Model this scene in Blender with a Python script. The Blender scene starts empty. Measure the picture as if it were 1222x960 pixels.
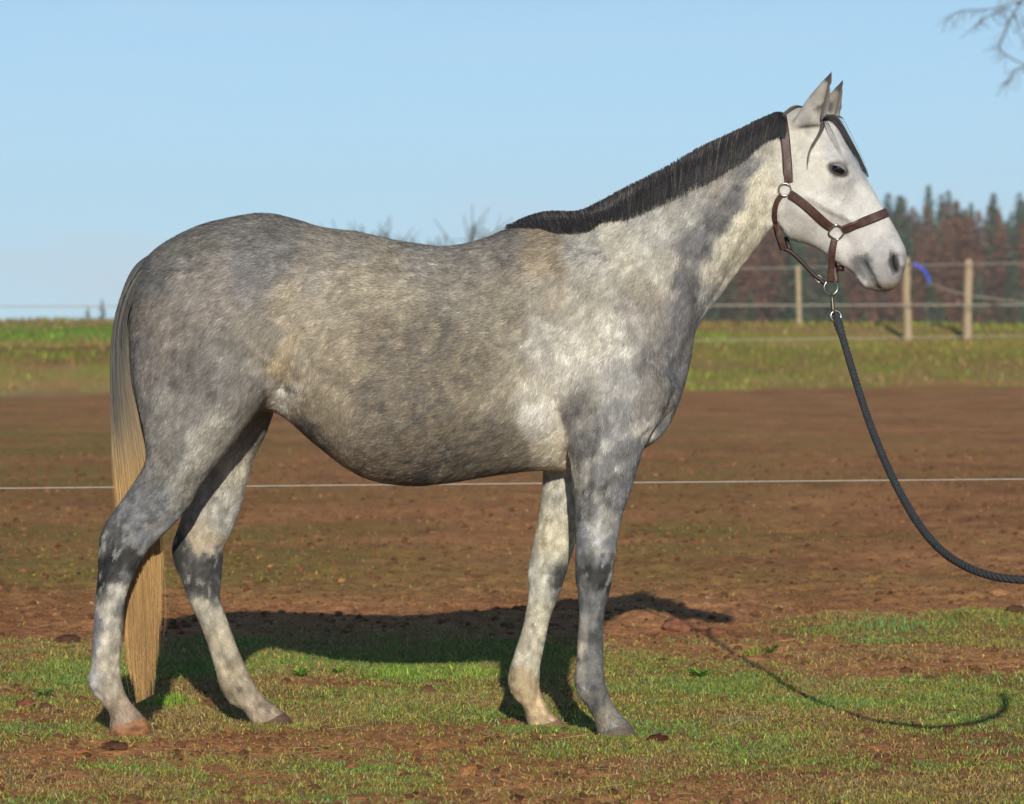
import bpy, bmesh, math, random
import numpy as np
from mathutils import Vector, Matrix
from mathutils.bvhtree import BVHTree

# ------------------------------------------------------------------ camera, sky, sun, exposure
S = bpy.context.scene
COL = S.collection
CAM_H, CAM_D, F, U0, V0 = 1.30, 10.0, 3740.0, 611.0, 382.0
cam = bpy.data.cameras.new('camera')
cam.lens = F / 1222 * 36; cam.sensor_width = 36; cam.sensor_fit = 'HORIZONTAL'
cam.shift_y = -(480 - V0) / 1222
cam.clip_start = 0.1; cam.clip_end = 6000
cam.dof.use_dof = True; cam.dof.focus_distance = 9.85; cam.dof.aperture_fstop = 5.6
camo = bpy.data.objects.new('camera', cam); COL.objects.link(camo)
camo.location = (0, -CAM_D, CAM_H); camo.rotation_euler = (math.pi / 2, 0, 0)
S.camera = camo

SUN_DIR = Vector((-0.20, 2.45, -1.0)).normalized()
ELEV = math.asin(-SUN_DIR.z)
W = bpy.data.worlds.new('World'); S.world = W; W.use_nodes = True
wn = W.node_tree; wn.nodes.clear()
o_ = wn.nodes.new('ShaderNodeOutputWorld'); bg = wn.nodes.new('ShaderNodeBackground')
sky = wn.nodes.new('ShaderNodeTexSky'); sky.sky_type = 'NISHITA'; sky.sun_disc = False
sky.sun_elevation = ELEV; sky.sun_rotation = math.atan2(-SUN_DIR.x, -SUN_DIR.y)
sky.altitude = 1500; sky.air_density = 1.0; sky.dust_density = 0.0; sky.ozone_density = 5.0
# pale blue horizon haze, the same all the way round
SKY_K = 0.09
wtc = wn.nodes.new('ShaderNodeTexCoord'); wsp = wn.nodes.new('ShaderNodeSeparateXYZ'); wmr = wn.nodes.new('ShaderNodeMapRange'); wmr.interpolation_type = 'SMOOTHSTEP'
wmr.inputs[1].default_value = 0.0; wmr.inputs[2].default_value = 0.30; wmr.inputs[3].default_value = 0.80; wmr.inputs[4].default_value = 0.0
hs = wn.nodes.new('ShaderNodeMix'); hs.data_type = 'RGBA'; hs.inputs[7].default_value = (0.475 / SKY_K, 0.765 / SKY_K, 0.99 / SKY_K, 1)
wn.links.new(wtc.outputs['Generated'], wsp.inputs[0]); wn.links.new(wsp.outputs[2], wmr.inputs[0]); wn.links.new(wmr.outputs[0], hs.inputs[0])
bg.inputs[1].default_value = SKY_K
# thin low cloud
wcn = wn.nodes.new('ShaderNodeTexNoise'); wcn.inputs['Scale'].default_value = 9.0; wcn.inputs['Detail'].default_value = 5
wmp = wn.nodes.new('ShaderNodeMapping'); wmp.inputs['Scale'].default_value = (1, 1, 6); wmp.inputs['Location'].default_value = (3.1, 0.4, 0.0)
wc2 = wn.nodes.new('ShaderNodeMapRange'); wc2.inputs[1].default_value = 0.42; wc2.inputs[2].default_value = 0.72; wc2.inputs[3].default_value = 0; wc2.inputs[4].default_value = 0.75
wc3 = wn.nodes.new('ShaderNodeMapRange'); wc3.interpolation_type = 'SMOOTHSTEP'; wc3.inputs[1].default_value = 0.012; wc3.inputs[2].default_value = 0.05; wc3.inputs[3].default_value = 1; wc3.inputs[4].default_value = 0.15
wml = wn.nodes.new('ShaderNodeMath'); wml.operation = 'MULTIPLY'
wcl = wn.nodes.new('ShaderNodeMix'); wcl.data_type = 'RGBA'; wcl.inputs[7].default_value = (0.60 / SKY_K, 0.70 / SKY_K, 0.80 / SKY_K, 1)
wn.links.new(wtc.outputs['Generated'], wmp.inputs[0]); wn.links.new(wmp.outputs[0], wcn.inputs['Vector']); wn.links.new(wcn.outputs[0], wc2.inputs[0])
wn.links.new(wsp.outputs[2], wc3.inputs[0]); wn.links.new(wc2.outputs[0], wml.inputs[0]); wn.links.new(wc3.outputs[0], wml.inputs[1])
wn.links.new(wml.outputs[0], wcl.inputs[0]); wn.links.new(hs.outputs[2], wcl.inputs[6])
wn.links.new(sky.outputs[0], hs.inputs[6]); wn.links.new(wcl.outputs[2], bg.inputs[0]); wn.links.new(bg.outputs[0], o_.inputs[0])
sl = bpy.data.lights.new('sun', 'SUN'); sl.energy = 4.2; sl.angle = math.radians(0.65); sl.color = (1.0, 0.94, 0.84)
so = bpy.data.objects.new('sun', sl); COL.objects.link(so)
so.rotation_euler = SUN_DIR.to_track_quat('-Z', 'Y').to_euler(); so.location = (2, -20, 9)
S.view_settings.view_transform = 'Standard'; S.view_settings.look = 'None'
S.view_settings.exposure = 0.0; S.view_settings.gamma = 1.0; S.view_settings.use_curve_mapping = False
S.cycles.max_bounces = 5; S.cycles.transparent_max_bounces = 4

# ------------------------------------------------------------------ helpers
rng = np.random.default_rng(7)
random.seed(7)
def pw(u, v, Y=0.0):
    k = (CAM_D + Y) / F
    return np.array([(u - U0) * k, Y, CAM_H - (v - V0) * k])
def pws(uv, Y):
    uv = np.asarray(uv, float); Y = np.broadcast_to(np.asarray(Y, float), uv.shape[:1])
    k = (CAM_D + Y) / F
    return np.stack([(uv[:, 0] - U0) * k, Y, CAM_H - (uv[:, 1] - V0) * k], 1)
def to_px(P):
    k = F / (CAM_D + P[:, 1])
    return U0 + P[:, 0] * k, V0 + (CAM_H - P[:, 2]) * k
GZ = -0.012
def g2w(u, v):
    D = F * (CAM_H - GZ) / (v - V0)
    return (u - U0) * D / F, D - CAM_D
def lin(c):
    c = np.asarray(c, float) / 255.0
    return np.where(c <= 0.04045, c / 12.92, ((c + 0.055) / 1.055) ** 2.4)
def _hash(i, j, k, s):
    n = (i * 73856093) ^ (j * 19349663) ^ (k * 83492791) ^ (s * 2654435761 & 0x7fffffff)
    n = (n ^ (n >> 13)) * 1274126177 & 0x7fffffff
    n = (n ^ (n >> 15)) * 668265263 & 0x7fffffff
    return ((n ^ (n >> 12)) & 0xffffff) / float(0xffffff)
def vnoise(P, seed=0):
    P = np.asarray(P, float)
    I = np.floor(P).astype(np.int64); f = P - I; f = f * f * f * (f * (f * 6 - 15) + 10)
    out = 0
    for a in (0, 1):
        for b in (0, 1):
            for c in (0, 1):
                w = (f[:, 0] if a else 1 - f[:, 0]) * (f[:, 1] if b else 1 - f[:, 1]) * (f[:, 2] if c else 1 - f[:, 2])
                out = out + w * _hash(I[:, 0] + a, I[:, 1] + b, I[:, 2] + c, seed)
    return out * 2 - 1
def fbm(P, oct=4, seed=0, gain=0.5):
    P = np.asarray(P, float); s = 0; a = 1; t = 0
    for o in range(oct):
        s = s + a * vnoise(P * (2.03 ** o) + 17.3 * o, seed + o); t += a; a *= gain
    return s / t
def worley(P, seed=0):
    I = np.floor(P).astype(np.int64); best = np.full(len(P), 9.0)
    for a in (-1, 0, 1):
        for b in (-1, 0, 1):
            for c in (-1, 0, 1):
                q = I + np.array([a, b, c])
                pt = q + np.stack([_hash(q[:, 0], q[:, 1], q[:, 2], seed + s) for s in (1, 2, 3)], 1)
                best = np.minimum(best, ((P - pt) ** 2).sum(1))
    return np.sqrt(best)
def sstep(a, b, x):
    t = np.clip((x - a) / (b - a), 0, 1); return t * t * (3 - 2 * t)

def mesh_data(name, V, faces, cols=None, smooth=True):
    """faces: int array (n,3) or (n,4), or list of such arrays."""
    V = np.asarray(V, np.float32)
    if isinstance(faces, np.ndarray): faces = [faces]
    me = bpy.data.meshes.new(name)
    me.vertices.add(len(V)); me.vertices.foreach_set('co', V.ravel())
    li = np.concatenate([f.ravel() for f in faces]).astype(np.int32)
    sz = np.concatenate([np.full(len(f), f.shape[1], np.int32) for f in faces])
    st = np.concatenate([[0], np.cumsum(sz)[:-1]]).astype(np.int32)
    me.loops.add(len(li)); me.loops.foreach_set('vertex_index', li)
    me.polygons.add(len(sz)); me.polygons.foreach_set('loop_start', st)
    me.polygons.foreach_set('use_smooth', np.full(len(sz), smooth, bool))
    me.update(calc_edges=True)
    if cols is not None:
        at = me.color_attributes.new('Col', 'FLOAT_COLOR', 'POINT')
        c4 = np.ones((len(V), 4), np.float32); c4[:, :3] = cols
        at.data.foreach_set('color', c4.ravel())
    me.validate()
    return me
def obj(name, me, mat=None, parent=None, loc=None):
    o = bpy.data.objects.new(name, me); COL.objects.link(o)
    if mat is not None and me is not None and not me.materials: me.materials.append(mat)
    if parent is not None: o.parent = parent
    if loc is not None: o.location = loc
    return o
def tag(o, label=None, cat=None, group=None, kind=None):
    if label: o['label'] = label
    if cat: o['category'] = cat
    if group: o['group'] = group
    if kind: o['kind'] = kind
    return o
def empty(name, loc=(0, 0, 0)):
    o = bpy.data.objects.new(name, None); COL.objects.link(o); o.location = loc; o.empty_display_size = 0.1
    return o

def mat_new(name):
    m = bpy.data.materials.new(name); m.use_nodes = True
    nt = m.node_tree; b = nt.nodes['Principled BSDF']
    return m, nt, b
def mat_plain(name, col, rough=0.6, metal=0.0, noise=0.0, nscale=40, bump=0.0, spec=0.4):
    m, nt, b = mat_new(name)
    b.inputs['Roughness'].default_value = rough; b.inputs['Metallic'].default_value = metal
    b.inputs['Specular IOR Level'].default_value = spec
    c = tuple(lin(col)) + (1,)
    b.inputs['Base Color'].default_value = c
    if noise or bump:
        tc = nt.nodes.new('ShaderNodeTexCoord'); n = nt.nodes.new('ShaderNodeTexNoise')
        n.inputs['Scale'].default_value = nscale; n.inputs['Detail'].default_value = 6
        nt.links.new(tc.outputs['Object'], n.inputs['Vector'])
        if noise:
            r = nt.nodes.new('ShaderNodeMapRange'); r.inputs[1].default_value = 0.3; r.inputs[2].default_value = 0.7
            r.inputs[3].default_value = 1 - noise; r.inputs[4].default_value = 1 + noise
            mx = nt.nodes.new('ShaderNodeMix'); mx.data_type = 'RGBA'; mx.blend_type = 'MULTIPLY'; mx.inputs[0].default_value = 1
            mx.inputs[6].default_value = c
            nt.links.new(n.outputs[0], r.inputs[0]); nt.links.new(r.outputs[0], mx.inputs[7]); nt.links.new(mx.outputs[2], b.inputs['Base Color'])
        if bump:
            bp = nt.nodes.new('ShaderNodeBump'); bp.inputs['Strength'].default_value = 0.6; bp.inputs['Distance'].default_value = bump
            nt.links.new(n.outputs[0], bp.inputs['Height']); nt.links.new(bp.outputs[0], b.inputs['Normal'])
    return m
def mat_attr(name, rough=0.8, spec=0.2, noise=0.0, nscale=30, bump=0.0, bscale=60, trans=0.0, sheen=0.0, noise2=0.0):
    m, nt, b = mat_new(name)
    b.inputs['Roughness'].default_value = rough; b.inputs['Specular IOR Level'].default_value = spec
    a = nt.nodes.new('ShaderNodeVertexColor'); a.layer_name = 'Col'
    src = a.outputs[0]
    tc = nt.nodes.new('ShaderNodeTexCoord')
    if noise:
        n = nt.nodes.new('ShaderNodeTexNoise'); n.inputs['Scale'].default_value = nscale; n.inputs['Detail'].default_value = 5
        n.inputs['Roughness'].default_value = 0.65
        nt.links.new(tc.outputs['Object'], n.inputs['Vector'])
        r = nt.nodes.new('ShaderNodeMapRange'); r.inputs[1].default_value = 0.25; r.inputs[2].default_value = 0.75
        r.inputs[3].default_value = 1 - noise; r.inputs[4].default_value = 1 + noise
        mx = nt.nodes.new('ShaderNodeMix'); mx.data_type = 'RGBA'; mx.blend_type = 'MULTIPLY'; mx.inputs[0].default_value = 1
        nt.links.new(n.outputs[0], r.inputs[0]); nt.links.new(src, mx.inputs[6]); nt.links.new(r.outputs[0], mx.inputs[7])
        src = mx.outputs[2]
    if noise2:
        n = nt.nodes.new('ShaderNodeTexNoise'); n.inputs['Scale'].default_value = 9; n.inputs['Detail'].default_value = 7
        n.inputs['Roughness'].default_value = 0.75
        nt.links.new(tc.outputs['Object'], n.inputs['Vector'])
        r = nt.nodes.new('ShaderNodeMapRange'); r.inputs[1].default_value = 0.3; r.inputs[2].default_value = 0.7
        r.inputs[3].default_value = 1 - noise2; r.inputs[4].default_value = 1 + noise2
        mx = nt.nodes.new('ShaderNodeMix'); mx.data_type = 'RGBA'; mx.blend_type = 'MULTIPLY'; mx.inputs[0].default_value = 1
        nt.links.new(n.outputs[0], r.inputs[0]); nt.links.new(src, mx.inputs[6]); nt.links.new(r.outputs[0], mx.inputs[7])
        src = mx.outputs[2]
    nt.links.new(src, b.inputs['Base Color'])
    if bump:
        n2 = nt.nodes.new('ShaderNodeTexNoise'); n2.inputs['Scale'].default_value = bscale; n2.inputs['Detail'].default_value = 6
        nt.links.new(tc.outputs['Object'], n2.inputs['Vector'])
        bp = nt.nodes.new('ShaderNodeBump'); bp.inputs['Strength'].default_value = 1.0; bp.inputs['Distance'].default_value = bump
        nt.links.new(n2.outputs[0], bp.inputs['Height']); nt.links.new(bp.outputs[0], b.inputs['Normal'])
    if sheen:
        b.inputs['Sheen Weight'].default_value = sheen; b.inputs['Sheen Roughness'].default_value = 0.5
    if trans:
        out = nt.nodes['Material Output']; t = nt.nodes.new('ShaderNodeBsdfTranslucent'); ms = nt.nodes.new('ShaderNodeMixShader')
        ms.inputs[0].default_value = trans
        nt.links.new(src, t.inputs[0]); nt.links.new(b.outputs[0], ms.inputs[1]); nt.links.new(t.outputs[0], ms.inputs[2]); nt.links.new(ms.outputs[0], out.inputs[0])
    return m

def catmull(P, n, t=None):
    """resample rows of P (stations x dims) to n rows, by a Catmull-Rom spline through them"""
    P = np.asarray(P, float); m = len(P)
    x = np.linspace(0, m - 1, n) if t is None else np.asarray(t)
    i = np.clip(np.floor(x).astype(int), 0, m - 2); f = (x - i)[:, None]
    p1, p2 = P[i], P[i + 1]
    p0 = np.where((i > 0)[:, None], P[np.maximum(i - 1, 0)], 2 * p1 - p2)
    p3 = np.where((i < m - 2)[:, None], P[np.minimum(i + 2, m - 1)], 2 * p2 - p1)
    return 0.5 * (2 * p1 + (p2 - p0) * f + (2 * p0 - 5 * p1 + 4 * p2 - p3) * f ** 2 + (3 * p1 - p0 - 3 * p2 + p3) * f ** 3)
def rings_mesh(R, cap=True):
    """R: (n,k,3) rings -> V, faces (closed tube with fan caps)"""
    n, k, _ = R.shape
    V = R.reshape(-1, 3); a = np.arange(n - 1)[:, None] * k; j = np.arange(k)[None]; j2 = (j + 1) % k
    Q = np.stack([a + j, a + j2, a + k + j2, a + k + j], -1).reshape(-1, 4)
    fs = [Q]
    if cap:
        V = np.vstack([V, R[0].mean(0), R[-1].mean(0)]); c0, c1 = n * k, n * k + 1
        jj = np.arange(k); j3 = (jj + 1) % k; b = (n - 1) * k
        fs.append(np.vstack([np.stack([np.full(k, c0), j3, jj], 1), np.stack([np.full(k, c1), b + jj, b + j3], 1)]))
    return V, fs
def loft(st, n, k=40, flat_mods=None):
    """st rows: uA,vA (bottom/back), uB,vB (top/front), yc, w, m1..m5 -> rings"""
    A = catmull(st, n); th = np.linspace(0, 2 * math.pi, k, endpoint=False)
    R = np.zeros((n, k, 3)); kn = np.radians([0, 30, 60, 90, 120, 150, 180])
    for i in range(n):
        r = A[i]; b = pw(r[0], r[1], r[4]); t = pw(r[2], r[3], r[4])
        c = (b + t) / 2; h = (t - b) / 2
        m = r[6:11] if len(r) > 6 else np.ones(5)
        tt = np.where(th > math.pi, 2 * math.pi - th, th)
        mm = np.interp(tt, kn, [m[0], *m, m[4]])
        R[i] = c + h * (-np.cos(th))[:, None]
        R[i, :, 1] = r[4] + r[5] * np.sin(th) * mm
    return R
def tube(P, rad, k=8):
    """tube round polyline P (n,3); rad scalar or (n,)"""
    P = np.asarray(P, float); n = len(P); rad = np.broadcast_to(rad, (n,))
    T = np.gradient(P, axis=0); T /= np.linalg.norm(T, axis=1)[:, None] + 1e-12
    up = np.array([0, 0, 1.0]) if abs(T[0, 2]) < 0.9 else np.array([0, 1.0, 0])
    N = np.zeros_like(P); v = up - T[0] * (up @ T[0]); v /= np.linalg.norm(v); N[0] = v
    for i in range(1, n):
        v = N[i - 1] - T[i] * (N[i - 1] @ T[i]); N[i] = v / (np.linalg.norm(v) + 1e-12)
    B = np.cross(T, N); a = np.linspace(0, 2 * math.pi, k, endpoint=False)
    R = P[:, None] + rad[:, None, None] * (np.cos(a)[None, :, None] * N[:, None] + np.sin(a)[None, :, None] * B[:, None])
    return rings_mesh(R)
def join(parts):
    Vs, F3, F4, off = [], [], [], 0
    for V, fs in parts:
        for f in (fs if isinstance(fs, list) else [fs]):
            (F3 if f.shape[1] == 3 else F4).append(f + off)
        Vs.append(V); off += len(V)
    out = []
    if F4: out.append(np.vstack(F4))
    if F3: out.append(np.vstack(F3))
    return np.vstack(Vs), out
def ribbons(paths, widths, side=None, taper=True):
    """paths (n,s,3) strands as flat ribbons facing the -Y side; widths (n,)"""
    n, s, _ = paths.shape
    T = np.gradient(paths, axis=1)
    if side is None: side = np.array([0, -1.0, 0])
    side = np.asarray(side); side = side[:, None, :] if side.ndim == 2 else side
    sd = np.cross(T, np.broadcast_to(side, T.shape)); sd /= np.linalg.norm(sd, axis=2)[:, :, None] + 1e-9
    tw = np.linspace(1, 0.25 if taper else 1, s)[None, :, None] * widths[:, None, None] / 2
    V = np.stack([paths - sd * tw, paths + sd * tw], 2)          # n,s,2,3
    base = (np.arange(n) * s * 2)[:, None] + (np.arange(s - 1) * 2)[None]
    Q = np.stack([base, base + 1, base + 3, base + 2], -1).reshape(-1, 4)
    return V.reshape(-1, 3), Q

# ------------------------------------------------------------------ terrain
# px patches of grass (u, v, ru, rv, amount) turned into places on the ground
GRASS_PATCH = [(1080,750,150,16,.9),(1180,740,80,14,.8),(960,752,60,10,.4),(60,790,110,26,.6),(450,780,180,26,.75),(330,800,120,30,.5),
    (540,800,90,28,.75),(720,800,120,34,.45),(900,830,160,26,.55),(1100,830,160,30,.45),(640,850,300,20,.35),(200,780,100,20,.5),
    (60,840,90,20,.3),(420,850,120,24,.35),(800,900,300,22,.25),(560,930,220,22,.25),(1000,930,220,26,.3),(200,945,220,18,.25),
    (1060,800,90,10,-.9),(880,785,70,12,-.7),(1180,790,60,14,-.8),(180,890,200,16,-.45),(420,890,150,14,-.35),(330,925,90,12,-.4),
    (780,765,60,12,-.4),(960,770,60,8,-.5),(620,930,120,10,-.35),(1150,880,100,10,-.3),(100,755,120,8,-.4)]
def grass_mask(x, y):
    P = np.stack([x, y, 0 * x], 1)
    m = 0.30 - 0.50 * sstep(2.55, 3.35, y + 0.32 * fbm(P * [0.9, 0.9, 1], 3, 5) + 0.10*np.clip(x,-2,2)*-1)
    D = np.maximum(y + CAM_D, 2.0); u = U0 + x * F / D; v = V0 + F * (CAM_H - GZ) / D
    for (pu, pv, ru, rv, a) in GRASS_PATCH:
        xx, yy = g2w(pu, pv); Dp = yy + CAM_D
        rx = ru * Dp / F; ry = rv * Dp * Dp / (F * CAM_H)
        m = m + a * 0.8 * np.exp(-((x - xx) / rx) ** 2 - ((y - yy) / ry) ** 2) * (1 if a < 0 else 1)
    m = m + 0.60 * fbm(P * [1.8, 2.4, 1], 4, 11) + 0.55 * fbm(P * [8, 10, 1], 3, 21)
    return m
def bank_start(x): return 43.5 + 7.0 * sstep(-8, 9, x)
def terrain(x, y):
    P = np.stack([x, y, 0 * x], 1)
    b0 = bank_start(x)
    z = np.full(len(x), GZ)
    near = sstep(60, 20, y)
    z = z + near * (0.020 * fbm(P * 0.9, 3, 31) * sstep(0.0, 1.5, np.abs(y)) + 0.010 * fbm(P * 3.1, 3, 33))
    soil = sstep(0.25, -0.1, grass_mask(x, y)) * sstep(-6, -2, y)
    rough = sstep(30, 5, y) * (0.35 + 0.9 * soil)
    z = z + rough * (0.010 * fbm(P * 9, 3, 41) * sstep(16, 8, y) + 0.008 * fbm(P * 28, 2, 43) * sstep(8, 5, y))
    z = z + 0.030 * fbm(P * [5.0, 3.6, 1], 4, 45, .6) * sstep(3.4, 5, y) * sstep(44, 30, y)
    # loose soil ridge where the turf ends
    rd = np.exp(-((y - 3.55 - 0.25 * fbm(P * 0.8, 2, 51)) / 0.35) ** 2)
    z = z + rd * (0.018 + 0.04 * np.clip(fbm(P * 5, 3, 53), 0, 1))
    # grassy bank up to the fence line
    top = 1.27 - 0.09 * sstep(2, 9, x) + 0.04 * fbm(P * 0.35, 3, 61)
    t = sstep(0, 1, (y - b0) / (60.5 - b0))
    left = sstep(2, -4, x)
    step = (0.62 * sstep(0.10, 0.42, (y - b0) / (60.5 - b0)) + 0.38 * sstep(0.6, 1.0, (y - b0) / (60.5 - b0)))
    bank = top * (t * (1 - left) + step * left)
    z = z + bank + 0.08 * fbm(P * 0.8, 4, 63) * sstep(b0, b0 + 4, y) * sstep(62, 58, y)
    # behind the crest the ground falls, then climbs to the wooded hill on the right
    z = z - 6.0 * sstep(61.5, 150, y)
    hill = sstep(150, 420, y) * sstep(-60, 45, x) * 9.0
    z = z + hill
    return z
def vary(n, a, b): return np.linspace(a, b, n)
ys = np.concatenate([[-200, -100, -60, -30, -16, -10, -6, -4], np.linspace(-3, 4.6, 330), 4.6 + np.cumsum(np.geomspace(0.026, 0.5, 150)),
                     ])
ys = np.concatenate([ys, np.linspace(ys[-1] + 0.5, 64, 60), [68, 75, 85, 100, 120, 150, 180, 210, 250, 300, 360, 420, 520, 700]])
tx = np.concatenate([[-6, -4, -3, -1.9], np.linspace(-1.35, 1.35, 300), [1.9, 3, 4, 6]])
hw = np.where(ys > -4, np.maximum(0.1634 * (ys + CAM_D), 1.1), 30.0)
X = tx[None] * hw[:, None]; Y = np.repeat(ys[:, None], len(tx), 1)
x, y = X.ravel(), Y.ravel(); z = terrain(x, y)
gm = grass_mask(x, y)
P = np.stack([x, y, 0 * x], 1)
soil_a, soil_b, soil_c = lin((172, 120, 78)), lin((146, 98, 63)), lin((190, 137, 90))
n1 = fbm(P * 1.3, 4, 71)[:, None]; n2 = fbm(P * 7, 4, 73)[:, None]
col = soil_a + (soil_b - soil_a) * sstep(-.1, .6, n1 + .5 * n2) + (soil_c - soil_a) * sstep(.1, .7, n2 - .3 * n1)
# thin olive growth over the paddock
D = np.maximum(y + CAM_D, 2); uu = U0 + x * F / D; vv = V0 + F * 1.312 / D
ol = 0.55 * np.exp(-((vv - 655) / 40) ** 2) * sstep(650, 250, uu) + 0.5 * np.exp(-((vv - 640) / 35) ** 2 - ((uu - 830) / 120) ** 2) \
   + 0.45 * np.exp(-((vv - 540) / 45) ** 2) * sstep(520, 100, uu) + 0.25 * np.exp(-((vv - 560) / 40) ** 2 - ((uu - 850) / 150) ** 2)
streak = fbm(P * [0.35, 1.6, 1], 4, 81)
olive = np.clip(1.4 * ol * (0.8 + 1.5 * streak) + 0.12 + 0.5 * np.clip(fbm(P * [0.5, 1.0, 1], 4, 83, .6), -.2, 1), 0, 0.8) * sstep(3.5, 5, y)
col = col + (lin((128, 116, 56)) - col) * olive[:, None]
# under the turf
tm = sstep(0.1, 0.75, gm) * (y < 8)
turf = lin((124, 104, 60)) + 0 * col
col = col + (turf - col) * (0.75 * tm)[:, None]
# bank
b0 = bank_start(x); tb = (y - b0) / (60.5 - b0)
ba = sstep(-0.10, 0.14, tb + 0.34 * fbm(P * [.5, .25, 1], 4, 91, .6))
nb = fbm(P * [0.25, 0.9, 1], 4, 93); nb2 = fbm(P * [0.7, 2.2, 1], 4, 95)
g1, g2, dry, drk = lin((132, 138, 58)), lin((154, 142, 72)), lin((164, 132, 88)), lin((122, 92, 60))
left = sstep(3, -3, x)[:, None]
gb = g1 + (g2 - g1) * sstep(-.3, .4, nb)[:, None]
gb = gb + (dry - gb) * (sstep(-.15, .4, nb2 + .25 * np.sin(tb * 9))[:, None] * 0.85)
lowdark = (sstep(.22, .35, tb + .10 * nb) * sstep(.66, .5, tb + .10 * nb2))[:, None] * (.45 + .55 * left)
gb = gb + (drk - gb) * lowdark * (0.45 + .5 * sstep(-.3, .3, nb2)[:, None])
gb = gb + (lin((176, 160, 132)) - gb) * (np.exp(-((tb - .05 + .03 * nb2) / .06) ** 2)[:, None] * left * .95)
crest = (sstep(.90, 1.0, tb + .05 * nb2) * sstep(1.3, 1.02, tb))[:, None]
gb = gb + (lin((112, 78, 50)) - gb) * crest * (0.35 + .55 * (1 - left))
gb = gb + (lin((100, 150, 50)) - gb) * (sstep(.62, .75, tb) * sstep(.97, .85, tb))[:, None] * left * .75
col = col + (gb - col) * ba[:, None]
far = sstep(64, 110, y)[:, None]
col = col + (lin((84, 74, 44)) - col) * far
a = (np.arange(len(ys) - 1)[:, None] * len(tx)); j = np.arange(len(tx) - 1)[None]
Q = np.stack([a + j, a + j + 1, a + len(tx) + j + 1, a + len(tx) + j], -1).reshape(-1, 4)
GROUND_MAT = mat_attr('soil', rough=0.95, spec=0.08, noise=0.32, nscale=45, bump=0.012, bscale=70, noise2=.42)
ground = obj('ground', mesh_data('ground', np.stack([x, y, z], 1), Q, col), GROUND_MAT)
tag(ground, 'reddish brown bare earth paddock with a grassy bank behind', 'ground', kind='structure')
def gz(x, y): return terrain(np.array([float(x)]), np.array([float(y)]))[0]

# ------------------------------------------------------------------ the horse: one continuous skin
one = (1, 1, 1, 1, 1)
def B(tu, tv, bu, bv, w, m=one): return (bu, bv, tu, tv, 0.0, w, *m)
TOR = (.96, 1.04, 1.02, .98, .93)          # barrel
WIT = (.90, 1.04, 1.00, .86, .74)          # withers, narrow on top
NEK = (.95, 1.06, 1.04, .88, .70)
body_st = [B(157,338,154,430,.035), B(168,318,162,480,.13), B(190,294,186,530,.205,(.9,1,1.05,1.02,.98)), B(235,270,238,535,.245,(.9,1,1.04,1.02,.95)),
    B(280,258.5,282,515,.268,(.9,1,1.03,1.02,.95)), B(318,254.5,318,492,.272,(.95,1,1.02,1.02,.95)), B(352,261.5,342,500,.272,TOR), B(386,271.5,380,533,.278,TOR),
    B(430,277.5,428,567,.297,TOR), B(480,288,478,579.5,.305,TOR), B(530,294,528,577.5,.300,TOR), B(575,285.5,580,569,.282,(.92,1.04,1.02,.92,.84)),
    B(612,270,632,562.5,.258,WIT), B(648,262.5,690,560,.238,(.9,1.04,1.02,.84,.66)), B(688,262,742,548,.225,(.9,1.06,1.02,.84,.66)), B(722,254,788,522,.200,(.9,1.08,1.02,.84,.66)),
    B(752,236,811,480,.168,NEK), B(786,214,824,432,.140,NEK), B(822,195,831,393,.118,NEK), B(860,175,858,357,.103,NEK),
    B(893,157,886,319,.092,NEK), B(920,144,907,290,.085,(.9,1.02,1.04,.95,.8)), B(940,133.5,922,272,.079,(.9,1,1.02,1,.9)), B(957,127,945,262,.064), B(972,146,962,238,.035)]
HD = (1.0,1.08,1.0,1.02,1.12)
head_st = [B(958,152,938,196,.035), B(970,141,927,232,.070,(1,1.1,1.05,1,1)), B(984,140,929.5,266,.084,(.95,1.1,1.04,1,1)), B(997.5,150,940,284.5,.092,(.9,1.08,1.02,1.02,1.08)),
    B(1008,168,955,290,.097,(.85,1.02,1.0,1.06,1.18)), B(1018,186.5,969,294.5,.093,(.8,.95,.98,1.08,1.2)), B(1030.5,207,982,302,.080,(.8,.9,.96,1.06,1.15)), B(1041,224.5,993,310.5,.069,(.85,.88,.96,1.02,1.05)),
    B(1054,247,1006,319,.060,(.9,.92,.98,.98,.95)), B(1066.5,268,1016,325,.057,(.95,1,1.02,.98,.92)), B(1076,286,1022.5,333,.059,(1,1.02,1.06,1.02,.95)), B(1081.5,300,1027,341,.059,(1,1,1.06,1.06,1)),
    B(1081.8,314,1040,347,.052,(1,1,1.04,1.04,1)), B(1077,329,1057,348,.038), B(1073,339,1066,346.5,.014)]
def L(bu, bv, fu, fv, y, w, m=one): return (bu, bv, fu, fv, y, w, *m)
near_hind = [L(190,320,318,320,-.13,.09), L(166,385,338,385,-.14,.118), L(158,440,336,440,-.148,.125), L(166,490,312,482,-.15,.122), L(174,528,292,512,-.15,.112), L(172,554,268,543,-.148,.096),
    L(156,582,243,575,-.145,.078), L(141,602,227,603,-.14,.066), L(125.5,624.5,208,626,-.136,.053), L(119,643,188,645,-.134,.047), L(117.5,662,174,661,-.132,.044), L(116.5,688,160.5,687,-.131,.040),
    L(114,714,149.8,714,-.13,.034), L(112,740,146.5,740,-.13,.031), L(110.5,772,144.5,772,-.13,.0305), L(107.5,797,143.5,794,-.13,.034), L(105.5,815,144.5,811,-.13,.037), L(112,829,149,827,-.13,.034),
    L(122.5,841,156.5,839,-.13,.0335), L(131,854,167,851,-.13,.038), L(131,871,173,859,-.13,.042)]
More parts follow.
